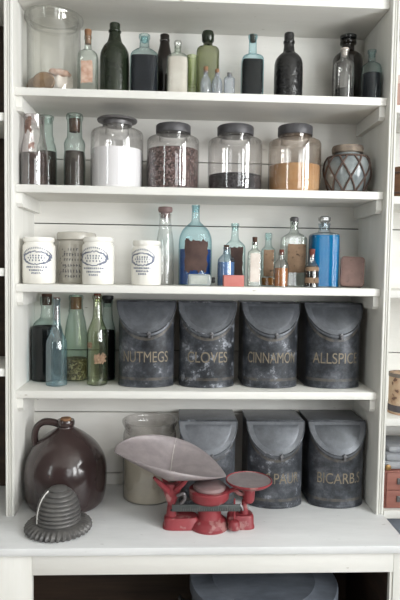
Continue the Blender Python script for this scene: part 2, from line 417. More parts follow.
# ------------------------------------------------------------------ room
XL, XR, YF, YB, HC = -1.9, 2.7, -4.6, .33, 3.3
structure('floor', bx(XL, XR, YF, YB, -.05, 0), FLOORM)
structure('ceiling', bx(XL, XR, YF, YB, HC, HC+.05), WALLM)
structure('wall_back', bx(XL, XR, YB, YB+.08, 0, HC), WALLM)
def wall_with_windows(name, x0, x1, holes, z0, z1, m):
    bm = bmesh.new(); ys = [YF] + [q for h in holes for q in h] + [YB]
    for a, b in zip(ys[::2], ys[1::2]): box(bm, x0, x1, a, b, 0, HC)
    for a, b in holes: box(bm, x0, x1, a, b, 0, z0); box(bm, x0, x1, a, b, z1, HC)
    structure(name, bm, m)
RW = [(-4.2, -3.0), (-2.45, -1.25)]; LW = [(-3.5, -2.75)]; WZ0, WZ1 = 1.15, 3.1
wall_with_windows('wall_right', XR, XR+.08, RW, WZ0, WZ1, WALLG)
wall_with_windows('wall_left', XL-.08, XL, LW, WZ0, WZ1, WALLG)
FW = (1.3, 2.5)  # added opening behind the camera, for soft frontal fill
b = bmesh.new(); box(b, XL, FW[0], YF-.08, YF, 0, HC); box(b, FW[1], XR, YF-.08, YF, 0, HC)
box(b, *FW, YF-.08, YF, 0, WZ0); box(b, *FW, YF-.08, YF, WZ1, HC); structure('wall_front', b, WALLF)
PANE = glass('window_glass', (252, 253, 252), (220, 228, 226), 0., gloss=.04)
def window(i, u0, u1, w0, face, energy, col):
    """a sash window, the front one added for fill light: u runs along the wall, w0 is the wall's inner face, face 'R', 'L' or 'F' names the wall"""
    sg = 1 if face == 'R' else -1; wm = w0 + sg*.04
    def B(b, a0, a1, h0, h1, t):
        if face == 'F': box(b, a0, a1, wm-t, wm+t, h0, h1)
        else: box(b, wm-t, wm+t, a0, a1, h0, h1)
    t = bpy.data.objects.new(f'window_{i}', None); COL.objects.link(t); t['kind'] = 'structure'
    t.location = ((u0+u1)/2, w0, WZ0) if face == 'F' else (w0, (u0+u1)/2, WZ0)
    b = bmesh.new(); w = .045
    for a, c in ((u0, u0+w), (u1-w, u1), ((u0+u1)/2-.012, (u0+u1)/2+.012)): B(b, a, c, WZ0, WZ1, .02)
    for a, c in ((WZ0, WZ0+w), (WZ1-w, WZ1), ((WZ0+WZ1)/2-.02, (WZ0+WZ1)/2+.02)): B(b, u0, u1, a, c, .018)
    f = put('window_frame', b, PAINT_V, t, 0); f['kind'] = 'structure'
    b = bmesh.new(); B(b, u0, u1, WZ0, WZ1, .002)
    g = put('window_pane', b, PANE, t, 0); g['kind'] = 'structure'
    ld = bpy.data.lights.new(f'daylight_{i}', 'AREA'); ld.shape = 'RECTANGLE'; ld.energy = energy; ld.color = col
    lo = bpy.data.objects.new(f'daylight_{i}', ld); COL.objects.link(lo); zm = (WZ0+WZ1)/2
    if face == 'F':
        ld.size = u1-u0; ld.size_y = WZ1-WZ0; lo.location = ((u0+u1)/2, w0-.12, zm); lo.rotation_euler = (pi/2, 0, 0)
    else:
        ld.size = WZ1-WZ0; ld.size_y = u1-u0; lo.location = (w0+sg*.12, (u0+u1)/2, zm); lo.rotation_euler = (0, pi/2*sg, 0)
DAY = (1, .985, 1)
window(1, *RW[0], XR, 'R', 130, DAY); window(2, *RW[1], XR, 'R', 108, DAY); window(3, *LW[0], XL, 'L', 34, (.95, .98, 1)); window(4, *FW, YF, 'F', 22, DAY)  # front window and its daylight are added as frontal fill
wd = bpy.data.worlds.new('sky'); S.world = wd; wd.use_nodes = True
wd.node_tree.nodes['Background'].inputs[0].default_value = (.82, .9, 1, 1); wd.node_tree.nodes['Background'].inputs[1].default_value = 1.0

# ------------------------------------------------------------------ shelving, counter, cupboard
sh = thing('shelving_unit', 'tall white painted wall shelving of open bays full of bottles, jars and tins', 'shelving', (.6, .1, ZC))
XA, XB = -.75, 1.95          # outer ends of the side bays
TOPZ = 2.95
def upright(x0, x1):
    """side board with a beaded front edge"""
    w = x1-x0; out = []
    for f, y in ((0, .008), (.04, .002), (.1, 0), (.30, 0), (.36, .006), (.42, .006), (.46, .001), (.56, .001), (.6, .006), (.66, .006), (.72, 0), (.92, 0), (.97, .003), (1, .009)):
        out.append((x0+f*w, y))
    pts = out + [(x1, D), (x0, D)]
    return rings(bmesh.new(), [[Vector((x, y, z)) for x, y in pts] for z in (ZC+.0005, TOPZ)])
for a, b in ((-.029, 0), (W, W+.027), (XA-.03, XA), (XB, XB+.03)): put('upright', upright(a, b), PAINT_V, sh, 25)
def shelf(x0, x1, z, rec=REC, th=TH):
    put('shelf', bx(x0+.0004, x1-.0004, rec, D, z-th, z, bev=.002), PAINT, sh)
for z in (Z4, Z3, Z2, Z1): shelf(0, W, z)
shelf(0, W, Z0+.03, REC, .03)
for z in (1.177, 1.606, 1.915, 2.208): shelf(W+.027, XB, z, .006)
for z in (1.336, 1.66, 2.15): shelf(XA, -.029, z, .006)
shelf(W+.029, XB, .862, .004, .028)
shelf(XA, -.029, 2.5475, .01, .03); shelf(W+.027, XB, 2.5475, .01, .03)
def cleat(x0, x1, z):
    prof = [(.034, z), (.034, z-.034), (.044, z-.044), (D, z-.044), (D, z)]
    return rings(bmesh.new(), [[Vector((x, y, q)) for y, q in prof] for x in (x0, x1)])
for z in (Z4, Z3, Z2, Z1):
    put('cleat', cleat(.0005, .02, z-TH-.0003), PAINT, sh, 0); put('cleat', cleat(W-.02, W-.0005, z-TH-.0003), PAINT, sh, 0)
b = bmesh.new(); q = .2325; e = [.8948+q*i for i in range(-1, 10)]
for z0, z1 in zip(e, e[1:]):
    a, c = max(z0+.002, ZC+.001), min(z1-.002, TOPZ)
    if c > a: box(b, XA, XB, D, D+.014, a, c)
put('back_boards', b, PAINT_B, sh, 0)
put('backing', bx(XA, XB, D+.014, D+.03, ZC+.001, TOPZ), GAP, sh, 0, label='dark gap behind the boards')
put('back_panel', bx(XA+.0005, -.0295, D-.012, D-.0005, ZC+.001, TOPZ), DWOOD, sh, 0, label='dark brown back of the left bay')

CB, CE = -.214, 1.2275       # counter front and right end
b = bx(XA-.03, CE, CB, D+.03, ZC-.0245, ZC, bev=.004)
wt = single('worktop', b, TOPM, 'worn pale grey counter top with a rounded white front edge', 'worktop')
cb = thing('base_cabinet', 'white painted counter base with a dark open cupboard', 'cabinet', (.6, .05, 0))
zt = ZC-.025; FY = CB+.014
put('apron', bx(.1065, 1.1845, FY, FY+.022, .762, zt, bev=.001), PAINT, cb, 30)
put('stile', bx(XA, .106, FY, FY+.022, .08, zt, bev=.001), PAINT_V, cb, 30)
put('stile', bx(1.185, CE-.006, FY, FY+.022, .08, zt, bev=.001), PAINT_V, cb, 30)
put('stile_bead', bx(1.176, 1.1845, FY+.004, FY+.02, .08, .7615), PAINT_V, cb, 0)
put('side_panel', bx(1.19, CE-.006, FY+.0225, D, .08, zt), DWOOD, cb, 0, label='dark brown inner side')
put('side_panel', bx(XA, XA+.03, FY+.0225, D, .08, zt), PAINT_V, cb, 0)
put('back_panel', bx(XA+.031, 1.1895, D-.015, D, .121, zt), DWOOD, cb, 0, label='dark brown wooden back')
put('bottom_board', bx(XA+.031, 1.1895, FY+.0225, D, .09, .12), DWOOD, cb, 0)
put('plinth', bx(XA, CE-.006, FY+.04, D, 0, .079), DWOOD, cb, 0)
sc2 = thing('side_cabinet', 'set-back white cupboard front below the right-hand bay', 'cabinet', (1.6, .15, 0))
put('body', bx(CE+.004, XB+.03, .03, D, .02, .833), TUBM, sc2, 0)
put('foot', bx(CE+.004, XB+.03, .06, D, 0, .0195), DWOOD, sc2, 0)

# ------------------------------------------------------------------ top shelf
G1 = 'bottles and jars on the top shelf'
bottle('jar1', 'large clear glass jar with a wide flared rim, left end of the top shelf', 54, .142, Z1,
       [(25.6, 90), (26, 88), (26, 25), (26.5, 23), (28.5, 22), (28.8, 20), (28.5, 18)], PALEJ, name='glass_jar', cat='jar', group=G1, bore=.86, bore_px=9)
b = lathe(0, 0, [(.031, 0), (.036, .002), (.036, .009), (.031, .011), (.028, .009), (.0004, .009)], 32)
bmesh.ops.rotate(b, verts=b.verts, cent=(0, 0, 0), matrix=Matrix.Rotation(math.radians(72), 3, 'X'))
p0 = at(42, 77, .105)
zmin = min(v.co.z for v in b.verts)
bmesh.ops.translate(b, verts=b.verts, vec=(p0.x+.010, .092, Z1+.0035-zmin))
single('wooden_disc', b, COPPER, 'round brown medallion leaning inside the large empty-looking clear jar', 'disc')
def crumple(cx, cy, z, a, b_, h, seed, rot=0):
    r = random.Random(seed); bm = bmesh.new(); bmesh.ops.create_icosphere(bm, subdivisions=3, radius=1)
    for v in bm.verts:
        d = 1 + .22*sin(v.co.x*5+seed)*cos(v.co.y*6+seed*2) + r.uniform(-.06, .06)
        v.co = Vector((v.co.x*a*d, v.co.y*b_*d, v.co.z*h*d))
    bmesh.ops.rotate(bm, verts=bm.verts, cent=(0, 0, 0), matrix=Matrix.Rotation(rot, 3, 'Y'))
    zm = min(v.co.z for v in bm.verts)
    bmesh.ops.translate(bm, verts=bm.verts, vec=(cx, cy, z-zm)); return bm
pk = at(61, 76, .115)
tg = thing('crumpled_packet', 'crumpled brown and white paper packet in the large clear jar', 'packet', (pk.x, .115, Z1+.0035))
put('packet', crumple(pk.x+.002, .115, Z1+.0035, .032, .02, .036, 3), PAPERW, tg, 60)
put('flap', crumple(pk.x-.002, .105, Z1+.058, .036, .018, .013, 5, .15), PAPERO, tg, 60)
pk = at(29, 84, .10)
single('dried_pod', crumple(pk.x+.006, .112, Z1+.0035, .015, .012, .024, 7), PAPERT, 'small dried pod at the left inside the large clear jar', 'pod')

bottle('b2', 'small clear square bottle with a cork and an orange-brown paper label', 88, .09, Z1,
       [(10, 92), (10, 60), (9.5, 55), (7, 52.5), (3.6, 50), (3.3, 42), (3.3, 39.5), (3.9, 39), (3.9, 36.5)], PALEG, 4.5, .75, 3.6, paper=(82, 94, 62.5, 86, PAPERO, 1.5),
       stop=('cork', [(2.9, 44), (3.2, 36.4), (3.6, 31), (3.4, 30)], CORK), group=G1)
bottle('b3', 'dark green wine-style bottle with a ringed lip, beside the small corked clear bottle', 114.7, .12, Z1,
       [(14.5, 92), (14.7, 60), (14, 53), (11, 47), (7.4, 43), (6, 38), (5.4, 34), (5.2, 33), (6.3, 32.6), (6.3, 31), (5.1, 30.4), (5.3, 25), (5, 24)], DARKG, solid=True, group=G1)
bottle('b4', 'aqua flask of black liquid with a round glass stopper on the top shelf', 144.3, .10, Z1,
       [(13.8, 92), (14, 60), (13.2, 54.5), (9, 51.5), (5.2, 49), (4.7, 45), (4.7, 39.5), (5.6, 38.5), (5.6, 35.5), (5, 35)], AQUA, 4, .6, 5, fill=('liquid', 57, LIQBLK2),
       stop=('stopper', [(1.5, 43), (3, 41.8), (3.4, 39.5), (2.6, 36.8), (.6, 36)], AQUAL), group=G1)
bottle('b5', 'slender black long-necked bottle standing behind two flasks on the top shelf', 164.5, .20, Z1,
       [(9.5, 90), (9.5, 64), (7, 54), (5.3, 47), (4.6, 42), (5, 41.8), (5.1, 40), (4.6, 39.5), (4.6, 35.3), (4.2, 35)], BROWNG, solid=True, group=G1)
bottle('b6', 'small clear flask filled with pinkish white powder and a ball stopper', 177.6, .085, Z1,
       [(10.8, 92), (10.8, 62), (10, 57.5), (7, 55), (3.6, 53), (3.3, 50), (3.5, 48), (3.5, 46.5)], PALEG, 4, .65, 3.5, fill=('powder', 58.5, OFFW),
       stop=('stopper', [(1.6, 49), (2.6, 47.4), (4, 44), (3.2, 41.2), (.6, 40.4)], CLEAR), group=G1)
bottle('b7', 'pale lime green glass tumbler between the ball-stoppered flask and the olive bottle', 192, .15, Z1,
       [(5.2, 92), (5.4, 70), (5.4, 56)], LIME, 5, .9, 5.4, name='glass_tumbler', cat='tumbler', group=G1, it=0, bore=.86, bore_px=30)
bottle('b8', 'olive green square bottle with a dark rounded lip, behind the three tiny vials', 207.6, .17, Z1,
       [(11.2, 92), (11.4, 58), (11.2, 51), (8.5, 48.5), (5, 47), (4.4, 43), (4.4, 41.4), (5.7, 41), (5.8, 35), (5, 32.3), (4.6, 32)], OLIVE, 4.5, .8, 5, group=G1,
       stop=('lip_glaze', [(4.5, 43.4), (6.1, 41.2), (6.2, 35), (5.3, 32), (1, 31.6)], DARKG))
GV = 'tiny vials in front of the olive bottle'
bottle('v1', 'tiny milky vial with a red-brown cork, leftmost of the three before the olive bottle', 205.7, .055, Z1,
       [(5.2, 93), (5.4, 83), (4.4, 79), (2.4, 76.5), (2.2, 72), (2.6, 71)], MILKY, group=GV, name='glass_vial', cat='vial', stop=('cork', [(1.8, 73), (2.3, 70.8), (2.4, 67)], CORK), bore_px=3)
bottle('v2', 'tiny milky vial with a short cork, middle of the three before the olive bottle', 217, .06, Z1,
       [(5.4, 93), (5.6, 84), (4.6, 80), (2.4, 77.5), (2.2, 74), (2.6, 73)], MILKY, group=GV, name='glass_vial', cat='vial', stop=('cork', [(1.8, 75), (2.1, 72.8), (2.2, 69.5)], CORK), bore_px=3)
bottle('v3', 'tiny clear vial with a dark stopper, rightmost of the three beside the olive bottle', 229.3, .06, Z1,
       [(5.4, 93), (5.6, 80), (4.8, 78), (2.6, 77), (2.4, 75)], MILKY, 3, .9, 2.5, group=GV, name='glass_vial', cat='vial', stop=('stopper', [(1.6, 77.4), (2.2, 75), (2.4, 73)], PEWTER), bore_px=3)
bottle('b9', 'tall-necked aqua bottle of black ink-dark liquid, middle of the top shelf', 252.4, .09, Z1,
       [(10.9, 95), (11, 63), (10.4, 59), (7.5, 56.5), (4.4, 55), (3.9, 50), (3.8, 39.5), (4.6, 38.5), (4.6, 35.5)], AQUAL, 5, .85, 4.2, fill=('liquid', 61.5, LIQBLK),
       stop=('cork', [(2.6, 42), (2.8, 37), (2.9, 34.8)], CORKD), group=G1)
bottle('b10', 'round black embossed bottle standing alone right of the ink bottle', 288.6, .11, Z1,
       [(14.2, 95), (14.3, 66), (13, 60), (9.5, 55.5), (6, 53), (5.2, 48), (4.9, 44), (5.6, 43.6), (5.7, 41.6), (4.8, 41), (4.9, 34.5), (4.4, 33.5)], BLACKG, solid=True, group=G1)
bottle('b11', 'wide black apothecary bottle with a flat stopper, behind the small clear bottle', 347.5, .19, Z1,
       [(14.6, 96), (14.8, 62), (13.5, 57), (9.5, 53.5), (6.2, 52), (6, 47), (6, 45), (8, 44.5), (8, 42)], BROWNG, solid=True, group=G1,
       stop=('stopper', [(5, 42), (5.2, 40), (8, 39.5), (8.2, 36.5), (6, 35.5)], BLACKG))
bottle('b12', 'small clear bottle with a band of dark liquid, in front of the black apothecary bottle', 344, .075, Z1,
       [(9.8, 97), (9.9, 70), (9.5, 64), (7, 61.5), (4, 60), (3.7, 54), (4, 53), (4.7, 52), (4.7, 50)], CLEAR, group=G1, fill=('liquid', 90, LIQBLK), stop=('stopper', [(2.6, 56), (3, 50.5), (4.4, 50), (4.2, 48.8)], OFFW))
bottle('b13', 'small aqua bottle three quarters full of dark liquid, right end of the top shelf', 371.4, .07, Z1,
       [(9.7, 98), (9.8, 70), (9, 66), (6.5, 64), (3.8, 62.5), (3.4, 57), (3.4, 53.5), (4.2, 53), (4.2, 50.5)], AQUA, group=G1, fill=('liquid', 74.5, LIQBLK2))

# ------------------------------------------------------------------ second shelf
G2 = 'jars on the second shelf'
bottle('c1', 'tall clear jar with wide neck streaked with brown residue, left end of second shelf', 34.2, .085, Z2,
       [(13, 188), (13.3, 160), (12.8, 148), (10.4, 138), (9.8, 128), (10, 119), (10.3, 118), (10.3, 116)], PURPLE, group=G2, name='glass_jar', cat='jar',
       fill=[('residue', 154, BROWNC)], paper=[(25.5, 35, 117.5, 136, mat('brown_residue', (140, 112, 100), .8, var=(104, 80, 72), vscale=50), 5, 'residue'), (31, 38, 144, 152, mat('pale_residue', (190, 160, 150), .8, var=(140, 108, 98), vscale=50), 3, 'residue')], bore=.86)
bottle('c2', 'green aqua pickle jar with a ring below its neck, behind the brown-streaked jar', 46.5, .205, Z2,
       [(10, 185), (10.2, 155), (9, 146), (7, 141), (7.4, 139.5), (7.2, 138), (6.2, 136), (6.2, 122), (6.6, 120), (7.2, 119), (7.2, 116.5)], AQUAG, group=G2, name='glass_jar', cat='jar',
       fill=('contents', 152, BROWNC))
bottle('c3', 'green aqua jar of dark brown contents with a corked wide neck, second on its shelf', 74.6, .12, Z2,
       [(10.4, 187), (10.6, 158), (10, 153), (10, 149), (10.6, 145), (9.5, 141), (7.6, 138), (7.2, 134), (7.4, 133), (7.2, 131), (7.2, 121), (8.3, 119.5), (8.3, 116), (7.6, 114.5)], AQUAG, group=G2,
       name='glass_jar', cat='jar', fill=('contents', 152, BROWNC), stop=('cork', [(5.2, 132), (5.6, 119)], CORKD))
def big_jar(key, label, cx, Y, hw, top, lid, lidm, fill, m=CLEARJ, lidname='lid', extra=None):
    return bottle(key, label, cx, Y, Z2, [(hw-1.2, 188), (hw, 186), (hw, top+5), (hw-.8, top+1.8), (hw-3.6, top), (lid[0][0]-1.5, top-1.2), (lid[0][0]-1.5, top-5)], m, name='glass_jar', cat='jar', group=G2,
                  fill=fill, stop=(lidname, lid, lidm), bore=.9, bore_px=8, gap=1.1)
big_jar('c4', 'clear glass jar three quarters full of white powder with a flat flanged lid', 117, .13, 26, 131,
        [(14.4, 126), (14.6, 123), (19.4, 122), (20, 120.8), (19.4, 119.6), (15, 118.8), (1, 118.4)], PEWTER, ('powder', 151, WHITEP))
big_jar('c5', 'clear glass jar full of speckled brown seeds with a grey lid', 173, .135, 26, 138,
        [(17.2, 134.2), (17.4, 133.6), (17.4, 126.8), (16.6, 125.8), (1, 125.4)], PEWTERD, ('seeds', 151, SEEDS))
big_jar('c6', 'clear glass jar with a shallow layer of black grains under a grey lid', 235, .135, 27, 140,
        [(18, 136.2), (18.2, 135.6), (18.2, 128.2), (17.4, 127.2), (1, 126.8)], PEWTERD, ('grains', 176.5, PEPPER))
big_jar('c7', 'clear glass jar half full of orange powder under a grey lid', 294.5, .135, 26, 141,
        [(17, 136.4), (17.2, 135.8), (17.2, 128), (16.4, 127), (1, 126.6)], PEWTERD, ('powder', 167, ORANGE),
        glass('amber_dusted_jar_glass', (249, 246, 243), (140, 128, 118), .05, (196, 170, 146), gloss=.07, dirt=.12))
t, v, g = bottle('ginger', 'round grey-blue glazed ginger jar wrapped in a diamond net of brown cane', 347, .125, Z2,
       [(15, 191), (19, 187), (22.3, 178), (22.8, 170), (21.5, 162), (18.5, 157.5), (14.5, 156), (13, 155.5), (13.2, 153)], CELADON, solid=True, name='ginger_jar', cat='jar', body='body', group=G2)
put('neck', plug(v, [(12.6, 157), (13, 154.5), (15.2, 153.5), (15.6, 149.5), (14.8, 147), (12.6, 146.6), (11.5, 149), (1, 150)], 36), TAN, t)
b = bmesh.new()
for k in range(9):
    for sgn in (1, -1):
        pts = []
        for j in range(15):
            z = v.P[0][1]+.004 + (v.zy(159)-v.P[0][1]-.004)*j/14; r = v.r_at(z)+.0018; a = 2*pi*k/9 + sgn*j/14*2*pi/9*1.25 + .05
            pts.append((v.X+r*cos(a), v.Y+r*sin(a), z))
        tube(pts, .0034, 6, b)
put('cane_net', b, CANE, t)
for yy in (158.6, 188.5):
    z = v.zy(yy) if yy < 180 else Z2+.006
    r = v.r_at(z)+.002; tube([(v.X+r*cos(2*pi*i/40), v.Y+r*sin(2*pi*i/40), z) for i in range(40)], .0034, 6, b := bmesh.new(), closed=True); put('cane_hoop', b, CANE, t)

# ------------------------------------------------------------------ third shelf
G3 = 'bottles on the third shelf'
def print_on(v, parts, off=.0007):
    """flat marks (centre x, centre y, width, height in picture units, slant) laid on the round face"""
    bm = bmesh.new()
    for (x, y, w, h, sl) in parts:
        q = []
        for dx, dy in ((-w/2, -h/2), (w/2, -h/2), (w/2, h/2), (-w/2, h/2)):
            xx = (x + dx*cos(sl)-dy*sin(sl) - v.cx)*v.k; z = v.zy(y + dx*sin(sl)+dy*cos(sl)); r = v.r_at(z)
            xx = max(-.97*r, min(.97*r, xx))
            q.append(bm.verts.new((v.X+xx, v.front(xx, z, off), z)))
        bm.faces.new(q)
    return bm
def wreath(cx, cy, w, h, seed):
    r = random.Random(seed); o = []
    for i in range(54):                     # oval garland of leaves
        a = 2*pi*i/54
        o.append((cx+w*cos(a)*r.uniform(.92, 1.06), cy+h*sin(a)*r.uniform(.9, 1.08), 2.6 if abs(cos(a)) > .5 else 1.7, 1.25 if abs(cos(a)) > .5 else .9, a+pi/2+r.uniform(-.6, .6)))
    for i in range(19):                     # arc of small marks above
        a = pi*(1.08+.84*i/18); o.append((cx+(w+1.2)*cos(a), cy+(h+3.6)*sin(a), .85, 1.7, r.uniform(-.3, .3)))
    for row, n, hw in ((-.35, 5, .45), (.0, 7, .62), (.4, 5, .5)):
        for i in range(n): o.append((cx-w*hw+2*w*hw*i/(n-1), cy+h*row, r.uniform(.8, 1.4), 1.6, r.uniform(-.3, .3)))
    for row, n, hw in ((1.45, 10, .72), (1.95, 8, .5), (2.4, 5, .3)):
        for i in range(n): o.append((cx-w*hw+2*w*hw*i/(n-1), cy+h*row, r.uniform(.8, 1.5), 1.7, r.uniform(-.4, .4)))
    return o
GW = 'white stoneware jars with blue oval print'
def stone_jar(key, label, cx, Y, hw, ytop, wreath_at, seed):
    t, v, g = bottle(key, label, cx, Y, Z3, [(hw-.8, 284), (hw, 282), (hw, ytop+10), (hw-.6, ytop+7.6), (hw-2, ytop+6.2), (hw-2.2, ytop+5), (hw-1, ytop+4.2), (hw-1, ytop+1), (hw-1.6, ytop)], STONE,
                     name='stoneware_jar', cat='jar', body='body', group=GW, bore=.85, bore_px=10, it=1)
    put('printed_label', print_on(v, wreath(*wreath_at, seed)), INK, t, 0, recalc=False)
stone_jar('s1', 'white stoneware jar with blue oval print, left end of the third shelf', 39.2, .08, 16, 237.5, (39.8, 258, 12.5, 6.2), 1)
stone_jar('s2', 'white stoneware jar with blue print in front of the grey lidded jar', 98.3, .075, 16, 237.5, (95.5, 258.5, 12.8, 6.8), 2)
stone_jar('s3', 'smaller white stoneware jar with blue print, by the tall clear bottle', 146.6, .085, 15, 241, (143, 259.5, 11, 6), 3)
t, v, g = bottle('s4', 'grey stoneware jar with a flat lid and dark print, behind a white jar', 76.5, .185, Z3,
       [(17.5, 283), (18.4, 280), (18.4, 246), (17.6, 243), (17, 241)], STONEG, name='stoneware_jar', cat='jar', body='body', solid=True,
       stop=('lid', [(18.2, 240.8), (19.4, 240), (19.4, 235), (18.4, 233), (12, 232.2), (1, 232)], STONEG))
r = random.Random(5); o = []
for row, (y, n) in enumerate(((250, 4), (255, 7), (260, 7), (265.5, 8), (271, 8), (276, 6))):
    for i in range(n):
        x = 77-1.35*n + 2.7*i; hh = 3.1 if row in (1, 4) else 2.3
        o.append((x, y, .8, hh, r.uniform(-.12, .12)))
        if r.random() < .6: o.append((x+.6, y+r.choice((-1, 0, 1))*.8, 1.5, .7, 0))
for i in range(12): o.append((65.5+3*sin(i), 250+2.2*i, .8, 1.6, .4))
put('printed_label', print_on(v, o), INKD, t, 0, recalc=False)
bottle('d1', 'tall clear bottle with a flat rose-grey stopper, behind the smallest white jar', 165, .18, Z3,
       [(9.2, 284), (9.4, 256), (8.8, 244), (7, 232), (6, 228), (6.6, 227), (6.4, 225.6), (5.8, 224), (5.7, 215), (6.3, 214)], CLEAR, group=G3,
       stop=('stopper', [(4.4, 218), (4.6, 213), (6.6, 212.4), (7.4, 210), (6.8, 207.2), (1, 206.4)], ROSE))
bottle('d2', 'large light aqua bottle half full of blue liquid with a torn dark label', 195.3, .15, Z3,
       [(16.4, 284), (16.7, 246), (16, 237), (13, 230), (8, 225), (4.4, 222), (3.8, 219), (3.7, 208), (4.2, 207.4), (4.2, 205.3)], AQUAL, group=G3, n=2.4, ratio=.85, neck=4,
       fill=('liquid', 249.5, LIQNAVY), paper=(183.5, 208, 238.5, 273.5, PAPERD, 4))
p = at(200, 278, .05)
fl = thing('glass_flask', 'small clear glass flask lying on its side before the large aqua bottle', 'flask', (p.x, .062, Z3))
k = scale_at(p)*1.24
bb = bmesh.new()
rings(bb, [[Vector((x, .062 + a*sy, Z3+.0202*(1)+ b_*sz)) for sy, sz in [(math.copysign(abs(cos(2*pi*(i+.5)/28))**.5, cos(2*pi*(i+.5)/28)), math.copysign(abs(sin(2*pi*(i+.5)/28))**.5, sin(2*pi*(i+.5)/28))) for i in range(28)]]
           for x, a, b_ in ((p.x-9.5*k, .010, .016), (p.x-9*k, .014, .0198), (p.x+7.5*k, .014, .0198), (p.x+8.6*k, .011, .015), (p.x+9.2*k, .007, .008), (p.x+11.5*k, .006, .007))])
put('glass_body', bb, glass('dusty_flask_glass', (228, 234, 234), (130, 142, 142), .55, (196, 204, 202), gloss=.05), fl)
put('paper_label', bx(p.x-7.6*k, p.x+6*k, .0470, .0475, Z3+.007, Z3+.0345), mat('grey_paper', (186, 190, 184), .8, var=(160, 166, 160), vscale=30), fl, 0)
bb = bmesh.new(); c0 = Vector((p.x+9.4*k, .062, Z3+.0202))
rings(bb, [[c0 + Vector((dx, rr*cos(2*pi*i/16), rr*sin(2*pi*i/16))) for i in range(16)] for dx, rr in ((0, .0092), (.008, .0105), (.012, .009))])
put('cap', bb, BLACKM, fl)
bottle('d3', 'clear aqua bottle with a dark brown label and slim neck, behind the little blue bottle', 234.6, .155, Z3,
       [(10.4, 285), (10.5, 250), (10, 246), (7.5, 243), (4.4, 240.5), (3.5, 236), (3.3, 227), (4, 226.4), (4, 223.5)], AQUA, 4, .7, 3.6, group=G3, paper=(229, 242.5, 246, 281, PAPERD, 2), fill=('liquid', 276, BROWNC))
bottle('d4', 'little blue-tinted bottle with a dark cork, behind the pink box', 226.2, .095, Z3,
       [(8.6, 285), (8.8, 264), (8.2, 259), (5.5, 256), (3.4, 254), (2.9, 250), (3.4, 249), (3.4, 247)], BLUEG, group=G3, fill=('liquid', 262, mat('milky_blue_liquid', (108, 142, 190), .4, var=(84, 118, 168), vscale=14)),
       stop=('cork', [(2.2, 250), (2.6, 246.6), (2.9, 245)], CORKD))
p = at(233.5, 281, .045); k = scale_at(p)
bb = bx(-10.3*k, 10.3*k, -.012, .012, 0, .0375, bev=.0015, rot=Matrix.Translation((p.x, .05, Z3+.0004)) @ Matrix.Rotation(.08, 4, 'Z'))
single('pink_box', bb, PINK, 'small salmon pink card box lying before the little blue bottle', 'box')
bottle('d5', 'small corked clear bottle with a blank white label', 254.4, .085, Z3,
       [(6.6, 286), (6.8, 256), (6.4, 252), (4, 250), (2.9, 248.5), (2.5, 245), (3, 244), (3, 242)], PALEG, 4.5, .75, 2.7, group=G3, paper=(249.3, 259.4, 253, 282, PAPERW, .6), stop=('cork', [(1.8, 245), (2.3, 241.6), (2.6, 237.5), (2.2, 237)], CORKD))
bottle('d6', 'narrow aqua bottle with brown label and amber liquid in its foot', 268, .15, Z3,
       [(6.8, 285), (7, 254), (6.4, 249.5), (4.6, 247.5), (3.4, 246), (3, 240), (3.6, 239), (3.6, 234), (3, 233)], AQUA, 4.5, .8, 3.2, group=G3, paper=(262.6, 273.2, 249.5, 277, PAPERT, .8), fill=('liquid', 277.5, LIQAMB))
bottle('d7', 'little round bottle half full of amber liquid, before the tan labelled bottle', 281.2, .07, Z3,
       [(7.4, 286.5), (7.7, 268), (7.2, 264), (4.6, 260.5), (3, 258.5), (2.5, 256), (3.1, 255), (3.1, 252.6)], CLEAR, group=G3, fill=('liquid', 268, LIQAMB), stop=('cork', [(1.8, 255), (2.3, 252.2), (2.3, 249.5)], REDCORK))
bottle('d8', 'large clear square bottle with a glass stopper and broad tan label', 293.5, .165, Z3,
       [(12.6, 285), (12.7, 242), (12.2, 238), (9, 235.5), (5, 233), (3.9, 230), (3.8, 224), (4.4, 223.4), (4.4, 221.8)], PALEG, 5, .7, 4, group=G3, paper=(285.6, 304.2, 244, 273, PAPERT, .8),
       stop=('stopper', [(2.4, 225), (2.6, 222), (4.2, 221.4), (4.6, 218.6), (3, 217)], PEWTER))
bottle('d9', 'little dark bottle with tan paper bands and a red-brown cork', 311.6, .07, Z3,
       [(7.2, 287), (7.4, 270), (6.8, 266), (4.6, 263), (3, 261), (2.6, 258), (3, 257), (3, 255)], CLEAR, group=G3, fill=('liquid', 265.5, LIQBLK),
       paper=[(304.4, 318.8, 267, 271, PAPERT, 0, 'paper_band'), (304.4, 318.8, 277.5, 283, PAPERT, 0, 'paper_band')], stop=('cork', [(2, 257.5), (2.6, 254.6), (3, 250), (2.4, 249)], REDCORK))
t, v, g = bottle('d10', 'large square clear bottle full of bright blue liquid with a cut glass stopper', 323.6, .13, Z3,
       [(14.2, 287), (14.3, 238), (13.6, 234.5), (9, 233), (5.6, 232), (5.4, 226), (5.8, 225), (5.8, 223.6)], glass('blue_liquid_bottle_glass', (244, 249, 252), (120, 140, 150), .004, gloss=-.012), 4.5, .85, 5.6, group=G3, fill=('liquid', 235.5, LIQBLUE), gap=.6)
bb = lathe(v.X, v.Y, [(h*v.k, v.zy(y)) for h, y in ((3, 227), (3.4, 223.4), (6, 220.6), (6.2, 217.8), (3.6, 216.2))], 8)
put('stopper', bb, glass('cut_glass', (206, 206, 204), (90, 90, 92), .12, gloss=.14), t, 10)
